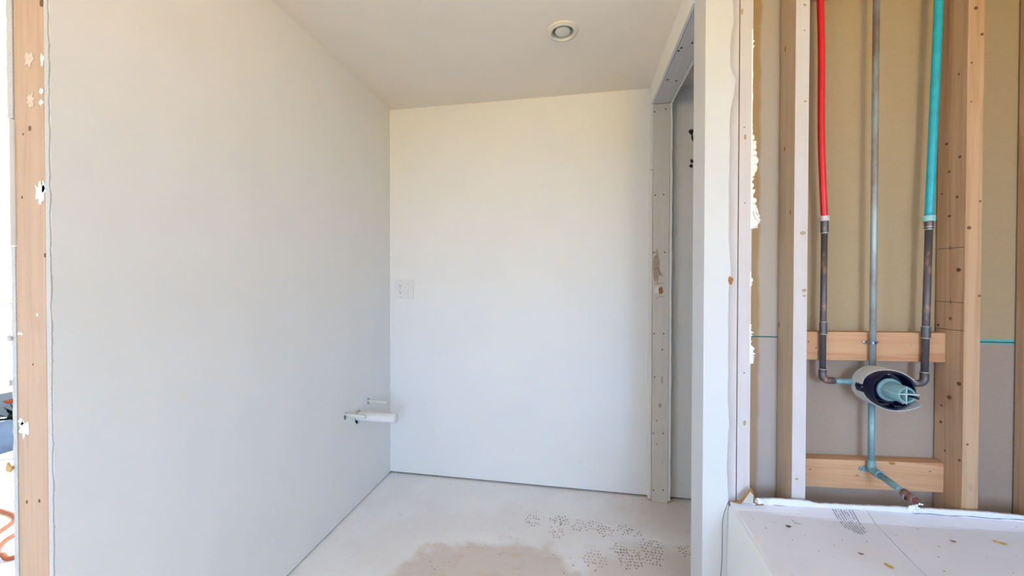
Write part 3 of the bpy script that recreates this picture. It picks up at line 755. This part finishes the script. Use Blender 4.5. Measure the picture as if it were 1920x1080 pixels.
# pipe strap
t = thing('pipe_strap', (0.8757, YF, 0.977), 'small two-screw strap holding the riser to the upper board', 'strap')
pts = [(0.859, YF - 0.0006, 0.977), (0.8645, YF - 0.0008, 0.977)] + [(VXc + 0.0095 * math.cos(a), PY - 0.0095 * math.sin(a), 0.977) for a in [math.radians(d) for d in range(180, -1, -20)]] + [(0.887, YF - 0.0008, 0.977), (0.8925, YF - 0.0006, 0.977)]
bm = B(); L = [bm.verts.new((x, y, z - 0.0035)) for x, y, z in pts]; Rr = [bm.verts.new((x, y, z + 0.0035)) for x, y, z in pts]
for i in range(len(pts) - 1): bm.faces.new((L[i], L[i + 1], Rr[i + 1], Rr[i]))
bmesh.ops.solidify(bm, geom=bm.faces[:], thickness=0.0009)
obj('band', bm, 'steel', t)
for x in (0.8600, 0.8925):
    sc_ = obj('screw', lathe(B(), [(0, -0.0042), (0.0030, -0.0042), (0.0046, -0.0030), (0.0046, 0), (0, 0)], (x, YF - 0.0002, 0.977), (0, 1, 0), 14), 'steel', t, 40)
    obj('screw_slot', lathe(B(), [(0, -0.0046), (0.0013, -0.0046), (0.0013, -0.0041), (0, -0.0041)], (x, YF - 0.0002, 0.977), (0, 1, 0), 8), 'dark_hole', sc_)

# mixing valve: open plastic guard, black body, clear cartridge cap with a fin
t = thing('mixing_valve', (VXc, PY, VZ), 'round grey shower mixing valve guard with black inside and pale aqua cartridge', 'valve')
G0, GR = 1.283, 0.0565     # back plane and radius of the guard
RIM = [(-180, 1.240), (-150, 1.236), (-120, 1.222), (-90, 1.208), (-60, 1.196), (-38, 1.184), (-31, 1.180), (-27, 1.196), (-24, 1.212), (-20, 1.240), (0, 1.246), (20, 1.240), (26, 1.222), (30, 1.190), (34, 1.200), (45, 1.206), (70, 1.214), (90, 1.220), (120, 1.232), (150, 1.240), (180, 1.240)]
def rim(a):
    a = (a + 180) % 360 - 180
    for (p, y0), (q, y1) in zip(RIM, RIM[1:]):
        if p <= a <= q: return y0 + (y1 - y0) * (a - p) / (q - p)
def guard():
    bm = B(); seg = 90; rows = 8
    grid = {}
    def vert(i, j):
        i %= seg
        if (i, j) not in grid:
            d = 360 * i / seg; a = math.radians(d); y = G0 + (rim(d) - G0) * j / rows
            grid[i, j] = bm.verts.new((VXc + GR * math.cos(a), y, VZ + GR * math.sin(a)))
        return grid[i, j]
    for i in range(seg):
        for j in range(rows):
            d = 360 * (i + 0.5) / seg
            if 174 <= d <= 196 and j >= 3: continue          # slot open to the rim on the left
            bm.faces.new((vert(i, j), vert(i + 1, j), vert(i + 1, j + 1), vert(i, j + 1)))
    bmesh.ops.recalc_face_normals(bm, faces=bm.faces)
    bmesh.ops.solidify(bm, geom=bm.faces[:], thickness=0.0018)
    return bm
obj('guard', guard(), 'guard_plastic', t, 40)
obj('guard_back', lathe(B(), [(0, 0), (0.0560, 0), (0.0560, 0.003), (0, 0.003)], (VXc, G0 - 0.003, VZ), (0, 1, 0), 48), 'guard_plastic', t)
FL = 1.205
obj('black_liner', lathe(B(), [(0.0538, G0 - 0.004), (0.0538, FL + 0.002), (0.0525, FL), (0.0490, FL + 0.001), (0.0470, FL + 0.016), (0.0440, FL + 0.030), (0.020, FL + 0.034), (0.020, G0 - 0.004)], (VXc, 0, VZ), (0, 1, 0), 56), 'black_plastic', t, 40)
bm = B(); bmesh.ops.create_uvsphere(bm, u_segments=18, v_segments=12, radius=1.0)
for v in bm.verts: v.co = Vector((VXc - 0.0535 + v.co.x * 0.0065, 1.254 + v.co.y * 0.015, VZ - 0.002 + v.co.z * 0.0095))
obj('side_lug', bm, 'black_plastic', t, True)
for k in range(3):
    obj('body_ring', lathe(B(), [(0.0335, 0), (0.0355, 0.001), (0.0355, 0.0035), (0.0335, 0.0045)], (VXc, 1.226 + k * 0.0055, VZ), (0, 1, 0), 36), 'black_plastic', t, 40)
CY0, CY1 = 1.224, 1.164
obj('valve_body', lathe(B(), [(0, CY0), (0.0335, CY0), (0.0345, CY0 + 0.002), (0.0345, 1.26), (0, 1.26)], (VXc, 0, VZ), (0, 1, 0), 36), 'black_plastic', t, 40)
obj('cartridge_flange', lathe(B(), [(0, CY0), (0.0310, CY0), (0.0325, CY0 - 0.002), (0.0318, CY0 - 0.006), (0.026, CY0 - 0.008), (0, CY0 - 0.008)], (VXc, 0, VZ), (0, 1, 0), 40), 'aqua_plastic', t, 40)
cap = obj('cartridge_cap', lathe(B(), [(0.0245, CY0 - 0.007), (0.0230, CY1 + 0.006), (0.0205, CY1), (0.0165, CY1), (0.0162, CY0 - 0.020), (0, CY0 - 0.020)], (VXc, 0, VZ), (0, 1, 0), 40), 'aqua_plastic', t, 40)
obj('fin', box(B(), VXc - 0.0255, VXc + 0.0245, CY1 - 0.006, CY0 - 0.008, VZ + 0.0030, VZ + 0.0052), 'aqua_fin', t)
obj('fin', box(B(), VXc - 0.0012, VXc + 0.0012, CY1 + 0.001, CY0 - 0.008, VZ - 0.0240, VZ + 0.0235), 'aqua_fin', t)
obj('stem', tube(B(), [(VXc + 0.018, CY1 - 0.010, VZ - 0.004), (VXc + 0.018, CY1 + 0.03, VZ - 0.004)], 0.0035, 10), 'black_plastic', t, True)
for dx, dz in ((-0.043, 0.026), (-0.045, -0.010), (-0.006, 0.046), (0.030, -0.036)):
    obj('screw', lathe(B(), [(0, 0), (0.0028, 0.0004), (0.0034, 0.002), (0.0034, 0.014), (0, 0.014)], (VXc + dx, FL + 0.010, VZ + dz), (0, 1, 0), 12), 'steel', t, 40)
obj('clip', box(B(), VXc - 0.036, VXc - 0.010, FL + 0.002, FL + 0.026, VZ - 0.041, VZ - 0.036, 0.001), 'slate_blue', t)
obj('clip', box(B(), VXc + 0.002, VXc + 0.022, FL + 0.002, FL + 0.026, VZ - 0.046, VZ - 0.041, 0.001), 'slate_blue', t)

# tub spout drop
SZ = 0.594
t = thing('tub_spout_pipe', (VXc, PY, SZ), 'blue-green copper pipe stub with a rusty open end pointing outward', 'pipe')
obj('drop_tube', tube(B(), [(VXc - 0.001, PY, VZ - 0.05), (VXc, PY, SZ + 0.014)], 0.0081, 18), 'teal_copper', t, True)
rr = 0.014; ey = PY
el = [(VXc, ey, SZ + 0.030)] + [(VXc, ey - rr + rr * math.cos(a), SZ + rr - rr * math.sin(a)) for a in [math.radians(d) for d in range(0, 91, 15)]] + [(VXc, ey - 0.030, SZ)]
obj('elbow', tube(B(), el, [0.0095] * 2 + [0.0112] * 5 + [0.0115, 0.0115], 18), 'teal_copper', t, True)
obj('elbow_rim', lathe(B(), [(0.008, 0), (0.0125, 0), (0.0125, 0.006), (0.008, 0.006)], (VXc, ey - 0.034, SZ), (0, 1, 0), 20), 'teal_copper', t, 40)
ear = obj('ear_lug', prism(B(), [(0.8555 + 0.0068 * math.cos(a), 0.5905 + 0.0068 * math.sin(a)) for a in [math.radians(d) for d in range(70, 291, 20)]] + [(0.872, 0.584), (0.872, 0.600)], 'Y', YF - 0.004, YF - 0.0005), 'teal_copper', t)
obj('screw', lathe(B(), [(0, -0.003), (0.0026, -0.003), (0.0036, -0.0015), (0.0036, 0), (0, 0)], (0.8555, YF - 0.004, 0.5905), (0, 1, 0), 12), 'steel', ear, 40)
obj('stub_tube', tube(B(), [(VXc, ey - 0.03, SZ), (VXc, 1.165, SZ - 0.006)], 0.0088, 18), 'teal_copper', t, True)
bm = lathe(B(), [(0.0085, 0), (0.0112, -0.002), (0.0116, -0.018), (0.0112, -0.036), (0.0098, -0.038), (0.0085, -0.036), (0.0082, -0.028)], (VXc, 1.172, SZ - 0.0065), (0, 1, 0.06), 22)
rnd = random.Random(4)
for v in bm.verts:
    v.co.z += rnd.uniform(-0.0006, 0.0006); v.co.x += rnd.uniform(-0.0006, 0.0006)
obj('worn_end', bm, 'rusty_copper', t, 50)
obj('rust_plug', lathe(B(), [(0, -0.030), (0.0085, -0.031), (0.0085, -0.02), (0, -0.02)], (VXc, 1.172, SZ - 0.0065), (0, 1, 0.06), 18), 'rust_core', t)
obj('cut_slot', box(B(), VXc - 0.0125, VXc - 0.004, 1.149, 1.154, SZ - 0.016, SZ - 0.006), 'dark_hole', t)
obj('metal_burr', prism(B(), [(1.1545, SZ - 0.018), (1.158, SZ - 0.006), (1.151, SZ - 0.0045)], 'X', VXc - 0.0135, VXc - 0.0115), 'solder', t)

# ------------------------------------------------------------------ bathtub hidden under white covering sheets
ZC = lambda x: 0.4785 + 0.03 * (x - 0.4656)
t = thing('covered_bathtub', (0.84, 0.45, 0), 'bathtub boxed under white protective sheets below the pipes', 'bathtub')
def sheet_top(x_left, x_right, y0=-0.32, nx=10):
    """top sheet: flat, creased near the wall where it rises; x_left/x_right give the edge x at a y"""
    bm = B(); ys = [y0, 0.2, 0.5, 0.7, 0.85, 0.95, 1.02, 1.08, 1.13, 1.165, 1.18, 1.19, 1.20, 1.212, 1.224, 1.230]
    rnd = random.Random(2); rows = []
    for y in ys:
        row = []
        a, c = x_left(y), x_right(y)
        for i in range(nx + 1):
            x = a + (c - a) * i / nx
            yc = 1.204 - 0.028 * min(1, (x - 0.47) / 0.36) + 0.018 * max(0, (x - 0.83) / 0.33)
            rise = max(0.0, y - yc) * 0.28
            z = ZC(x) + rise + 0.0015 * math.sin(x * 23 + y * 17) * min(1, max(0, (1.16 - y) * 6))
            row.append(bm.verts.new((x, y, z)))
        rows.append(row)
    for r1, r2 in zip(rows, rows[1:]):
        for i in range(nx): bm.faces.new((r1[i], r1[i + 1], r2[i + 1], r2[i]))
    bmesh.ops.recalc_face_normals(bm, faces=bm.faces)
    bmesh.ops.solidify(bm, geom=bm.faces[:], thickness=0.005)
    return bm
XA = lambda y: 0.4485 + 0.0165 * max(0, min(1, (y - 0.9) / 0.32))
XSM = lambda y: 0.750 + 0.0362 * max(0, y) if y < 0.99 else 0.786 + 0.038 * (y - 0.99) / 0.24
top1 = obj('top_sheet', sheet_top(XA, lambda y: XSM(y) - 0.0006), 'cover_sheet', t)
top2 = obj('top_sheet', sheet_top(lambda y: XSM(y) + 0.0006, lambda y: 1.285), 'cover_sheet', t)
# apron: slopes slightly outward to the floor, rounded over the top edge
bm = B()
prof = [(-0.002, 0.0), (-0.003, 0.25), (-0.004, 0.40), (-0.0045, 0.455), (-0.003, 0.470), (0.002, 0.4775), (0.009, 0.4795)]
ys = [-0.32, 0.0, 0.5, 0.9, 1.05, 1.15, 1.195, 1.2295]
rows = []
for y in ys:
    xoff = XA(y)
    rows.append([bm.verts.new((xoff + dx - (0.012 * (1 - z / 0.48) if y > 1.0 else 0.006 * (1 - z / 0.48)), y, z)) for dx, z in prof])
for a, c in zip(rows, rows[1:]):
    for i in range(len(prof) - 1): bm.faces.new((a[i], c[i], c[i + 1], a[i + 1]))
bmesh.ops.recalc_face_normals(bm, faces=bm.faces)
bmesh.ops.solidify(bm, geom=bm.faces[:], thickness=0.004)
obj('apron_sheet', bm, 'cover_apron', t, 50)
obj('corner_gap', tube(B(), [(0.4595, 1.2302, 0.484), (0.449, 1.2302, 0.452), (0.4435, 1.2302, 0.418), (0.4435, 1.2302, 0.303), (0.440, 1.2302, 0.253), (0.438, 1.2302, 0.1)], 0.0006, 6), 'pencil_and_shade', t, True)
# upturned strip along the wall with a ragged top
fb = [(0.55, 0.4935), (0.652, 0.493), (0.715, 0.491), (0.843, 0.499), (0.973, 0.508), (1.194, 0.515), (1.286, 0.518)]
ft = [(0.55, 0.5065), (0.60, 0.5105), (0.657, 0.512), (0.685, 0.511), (0.693, 0.507), (0.796, 0.512), (0.929, 0.519), (1.032, 0.523), (1.119, 0.526), (1.197, 0.524), (1.286, 0.525)]
def interp(tab, x):
    for (xa, za), (xb, zb) in zip(tab, tab[1:]):
        if xa <= x <= xb: return za + (zb - za) * (x - xa) / (xb - xa)
    return tab[-1][1]
rnd = random.Random(12)
xs = [0.522 + 0.008 * i for i in range(96)]
bm = ladder(B(), [(x, ZC(x) + 0.004) for x in xs], [(x, (interp(ft, max(0.55, x)) if x > 0.54 else 0.503) + rnd.uniform(-0.0008, 0.0008)) for x in xs], 'Y', 1.2245, 1.2305)
obj('back_flap', bm, 'cover_sheet', t)
obj('fold_shadow', tube(B(), [(x, 1.2240, interp(fb, x) - 0.0015 + 0.001 * math.sin(x * 60)) for x in [0.58 + 0.02 * i for i in range(34)]], [0.0003 + 0.0006 * abs(math.sin(i * 1.3)) for i in range(34)], 6), 'pencil_and_shade', t, True)  # dark line drawn in for the shadow along the foot of the flap
# lines of tiny blurred print running towards the wall
def surf(x, y):
    yc = 1.204 - 0.028 * min(1, (x - 0.47) / 0.36) + 0.018 * max(0, (x - 0.83) / 0.33)
    return ZC(x) + max(0.0, y - yc) * 0.28 + 0.0015 * math.sin(x * 23 + y * 17) * min(1, max(0, (1.16 - y) * 6))
rnd = random.Random(21)
bm = B()
LN = [((0.736, 1.221), (0.7255, 1.147)), ((0.742, 1.221), (0.7315, 1.142)), ((0.749, 1.221), (0.7365, 1.130)), ((0.756, 1.220), (0.742, 1.128)), ((0.763, 1.220), (0.7475, 1.129)), ((0.769, 1.220), (0.7535, 1.130)), ((0.778, 1.220), (0.761, 1.134)), ((0.786, 1.221), (0.7685, 1.140))]
for (xa, ya), (xb, yb) in LN:
    y = 0.0
    while y < 1:
        l = rnd.uniform(0.018, 0.055)
        if rnd.random() < 0.8:
            q = []
            for s, w in ((y, -1), (y, 1), (y + l * 0.8, 1), (y + l * 0.8, -1)):
                q.append((xa + (xb - xa) * s + w * 0.0011, ya + (yb - ya) * s))
            v0 = [bm.verts.new((x, yy, surf(x, yy) + 0.0005)) for x, yy in q]; v1 = [bm.verts.new((x, yy, surf(x, yy) + 0.0002)) for x, yy in q]
            bm.faces.new(v0); bm.faces.new(v1[::-1])
            for i in range(4): bm.faces.new((v0[i], v0[(i + 1) % 4], v1[(i + 1) % 4], v1[i]))
        y += l
pr = obj('printed_lines', bm, 'ink_blue', top1); pr['kind'] = 'stuff'
# scratches and specks on the sheets
obj('scratch', tube(B(), [(0.604, 1.172, surf(0.604, 1.172)), (0.605, 1.158, surf(0.605, 1.158)), (0.617, 1.150, surf(0.617, 1.15))], 0.0007, 6), 'pencil_and_shade', top1)
for k, (x, y) in enumerate([(0.501, 1.164), (0.516, 1.123), (0.601, 1.103), (0.6, 1.045), (0.685, 1.098), (0.742, 1.10), (0.7, 1.045), (0.682, 1.166), (0.708, 1.164), (0.56, 1.08), (0.65, 1.07)]):
    decal('dirt_speck', 'knot_wood' if k % 4 == 1 else 'pale_knot', top1, (x, y, surf(x, y)), '+Z', random.uniform(0.001, 0.0028), random.uniform(0.0008, 0.0014), 0.0005, random.uniform(0, 3), 0.4)
for k, (x, y) in enumerate([(0.832, 1.134), (0.866, 1.059), (0.974, 1.071), (0.982, 1.024), (1.162, 1.207), (0.839, 1.012), (0.908, 1.17), (0.90, 1.10), (1.05, 1.09)]):
    decal('dirt_speck', 'knot_wood' if k % 4 == 1 else 'pale_knot', top2, (x, y, surf(x, y)), '+Z', random.uniform(0.001, 0.0028), random.uniform(0.0008, 0.0014), 0.0005, random.uniform(0, 3), 0.4)

# wood shavings lying on the sheets
for k, (x, y, l, w, a, lab) in enumerate([(0.726, 1.010, 0.0095, 0.0048, 1.9, 'yellow wood shaving on the left cover sheet near the seam'), (1.057, 1.135, 0.0125, 0.0040, 2.6, 'long yellow wood shaving far right on the cover sheet'), (0.578, 1.136, 0.0055, 0.0035, 0.2, 'small brown wood crumb on the cover sheet near the apron edge'), (0.952, 1.125, 0.0055, 0.0025, 2.8, 'small brown wood crumb between the seam and the long shaving'), (0.691, 1.044, 0.0050, 0.0022, 2.7, 'tiny orange wood crumb left of the seam')]):
    bm = B(); rnd = random.Random(k + 90); n = 12
    ca, sa = math.cos(a), math.sin(a); top, bot = [], []
    for i in range(n):
        th = 2 * math.pi * i / n; q = 1 + rnd.uniform(-0.35, 0.3)
        px, py = l * q * math.cos(th), w * q * math.sin(th)
        X, Y = x + px * ca - py * sa, y + px * sa + py * ca
        zb = surf(x, y) + 0.0008 + 0.0012 * (px / l) ** 2
        top.append(bm.verts.new((X, Y, zb + 0.0012))); bot.append(bm.verts.new((X, Y, zb)))
    bm.faces.new(top); bm.faces.new(bot[::-1])
    for i in range(n): bm.faces.new((top[i], top[(i + 1) % n], bot[(i + 1) % n], bot[i]))
    tag(obj('wood_shaving', bm, 'chip_wood' if k < 2 else 'knot_wood', None, loc=(x, y, surf(x, y))), lab, 'shaving', 'wood shavings on the tub cover')

# torn scrap of brown-backed paper in the corner behind the cover
t = thing('paper_scrap', (0.512, 1.216, 0.495), 'torn scrap of brown paper standing at the foot of the pale studs', 'paper scrap')
def tri(name, pts, m, th=0.0012):
    bm = B(); vs = [bm.verts.new(p) for p in pts]; bm.faces.new(vs)
    bmesh.ops.solidify(bm, geom=bm.faces[:], thickness=th)
    return obj(name, bm, m, t)
tri('brown_fold', [(0.480, 1.216, 0.493), (0.519, 1.225, 0.538), (0.525, 1.220, 0.530), (0.532, 1.214, 0.497)], 'cardboard')
tri('white_face', [(0.492, 1.2125, 0.4965), (0.517, 1.2195, 0.528), (0.523, 1.214, 0.520), (0.520, 1.209, 0.498)], 'plaster')
tri('brown_fold', [(0.466, 1.222, 0.490), (0.482, 1.222, 0.498), (0.494, 1.214, 0.502), (0.488, 1.210, 0.4915)], 'cardboard')
tri('brown_fold', [(0.525, 1.208, 0.4935), (0.536, 1.214, 0.509), (0.552, 1.210, 0.495)], 'cardboard')
tri('white_curl', [(0.524, 1.212, 0.503), (0.532, 1.212, 0.516), (0.540, 1.212, 0.511), (0.548, 1.211, 0.500), (0.535, 1.208, 0.498)], 'plaster')

# crumbs of plaster caught on the flap under the spout stub
bm = B(); rnd = random.Random(31)
for (x, z, s) in [(0.930, 0.522, 0.007), (0.938, 0.526, 0.006), (0.944, 0.531, 0.005), (0.952, 0.534, 0.0045), (0.958, 0.533, 0.004), (0.936, 0.519, 0.008), (0.951, 0.521, 0.0045), (0.940, 0.536, 0.003), (0.946, 0.523, 0.006), (0.928, 0.514, 0.008), (0.940, 0.514, 0.008)]:
    r = bmesh.ops.create_icosphere(bm, subdivisions=1, radius=s)
    for v in r['verts']: v.co = Vector((x + v.co.x * rnd.uniform(0.6, 1.3), 1.222 + v.co.y * 0.6, z + v.co.z * rnd.uniform(0.5, 0.9)))
tag(obj('plaster_crumb', bm, 'plaster', None, loc=(0.94, 1.222, 0.51)), 'clump of white plaster crumbs below the rusty pipe end', 'debris')

# ------------------------------------------------------------------ sliver of the next room at the far left
t = thing('low_cabinet', (-3.8, 1.95, 0), 'low dark cabinet with white trim glimpsed past the timber post', 'cabinet')
obj('upper_panel', box(B(), -3.90, -3.84, 0.9, 2.6, 0.235, 0.405), 'slate_blue', t)
obj('lower_panel', box(B(), -3.90, -3.82, 0.9, 2.6, 0.0, 0.215), 'marble_blue', t)
obj('top_board', box(B(), -3.90, -3.825, 0.9, 2.6, 0.405, 0.445, 0.003), 'frame_white', t)
obj('middle_rail', box(B(), -3.90, -3.835, 0.9, 2.6, 0.215, 0.240, 0.002), 'frame_white', t)
t = thing('potted_plant', (-3.6, 1.860, 0), 'small potted plant with dark leaves and an orange flower by the cabinet', 'plant')
obj('pot', lathe(B(), [(0, 0), (0.024, 0), (0.031, 0.15), (0.034, 0.155), (0.034, 0.17), (0.028, 0.17), (0.026, 0.14), (0, 0.14)], (-3.6, 1.860, 0), (0, 0, 1), 24), 'terracotta', t, 40)
obj('stem', tube(B(), [(-3.6, 1.860, 0.14), (-3.6, 1.842, 0.26), (-3.6, 1.808, 0.37)], 0.004, 8), 'leaf_green', t, True)
def leaf(c, l, w, az, el):
    bm = B(); d = Vector((math.cos(az) * math.cos(el), math.sin(az) * math.cos(el), math.sin(el))); s = Vector((-math.sin(az), math.cos(az), 0)); n = d.cross(s)
    L, R, Mi = [], [], []
    for i in range(7):
        u = i / 6; ww = w * math.sin(math.pi * min(1, u * 0.9 + 0.08)); p = Vector(c) + d * l * u + n * (0.12 * l * u * u)
        L.append(bm.verts.new(p - s * ww + n * 0.004)); Mi.append(bm.verts.new(p)); R.append(bm.verts.new(p + s * ww + n * 0.004))
    for i in range(6):
        bm.faces.new((L[i], Mi[i], Mi[i + 1], L[i + 1])); bm.faces.new((Mi[i], R[i], R[i + 1], Mi[i + 1]))
    bmesh.ops.solidify(bm, geom=bm.faces[:], thickness=0.0015)
    return bm
for az, el, zz_ in ((-1.7, 0.45, 0.26), (-1.45, 0.1, 0.27), (-2.0, 0.75, 0.28), (-0.8, 0.5, 0.26), (0.6, 0.5, 0.24), (1.8, 0.4, 0.26), (3.0, 0.5, 0.25), (-1.5, 0.8, 0.27), (-1.6, -0.15, 0.28)):
    obj('leaf', leaf((-3.6, 1.842, zz_), 0.092, 0.036, az, el), 'leaf_green', t, True)
for k in range(7):
    obj('petal', leaf((-3.6, 1.808, 0.372), 0.040, 0.020, k * 0.9, 0.45), 'petal_orange', t, True)
t = thing('wall_bracket', (-3.9, 1.9, 1.01), 'small grey metal bracket on the far white wall at the left edge', 'bracket')
obj('plate', box(B(), -3.9, -3.894, 1.86, 1.90, 0.98, 1.05, 0.002), 'steel', t)
obj('arm', tube(B(), [(-3.896, 1.88, 1.015), (-3.86, 1.88, 1.015), (-3.85, 1.90, 1.015), (-3.85, 1.945, 1.015)], 0.011, 12), 'steel', t, True)
bm = tube(B(), smooth_path([(-2.95, 1.40, 0.008), (-2.705, 1.367, 0.008), (-2.611, 1.273, 0.008), (-2.52, 1.10, 0.008), (-2.40, 0.95, 0.008), (-2.28, 0.98, 0.008), (-2.35, 1.12, 0.008), (-2.47, 1.205, 0.008), (-2.512, 1.272, 0.008), (-2.50, 1.40, 0.008), (-2.36, 1.42, 0.008), (-2.27, 1.26, 0.008), (-2.31, 1.155, 0.010), (-2.373, 1.156, 0.016), (-2.45, 1.10, 0.008), (-2.6, 0.8, 0.008), (-2.9, 0.6, 0.008)], 6), 0.0085, 10)
tag(obj('extension_cord', bm, 'orange_cord', None, True, loc=(-2.4, 1.2, 0)), 'orange extension cord looped on the floor beyond the timber post', 'cord')

# ------------------------------------------------------------------ warm bulb added on the ceiling out of view to warm the upper walls
t = thing('added_lamp', LAMP_LOC, 'added bare warm bulb in a white ceiling holder above the view', 'lamp')
obj('holder', lathe(B(), [(0, 0), (0.06, 0), (0.06, -0.012), (0.03, -0.03), (0.022, -0.05), (0, -0.05)], LAMP_LOC, (0, 0, 1), 28), 'plate_white', t, 40)
obj('bulb', lathe(B(), [(0, -0.05), (0.014, -0.05), (0.020, -0.062), (0.034, -0.085), (0.038, -0.105), (0.030, -0.130), (0.014, -0.142), (0, -0.144)], LAMP_LOC, (0, 0, 1), 24), 'bulb_glow', t, True)
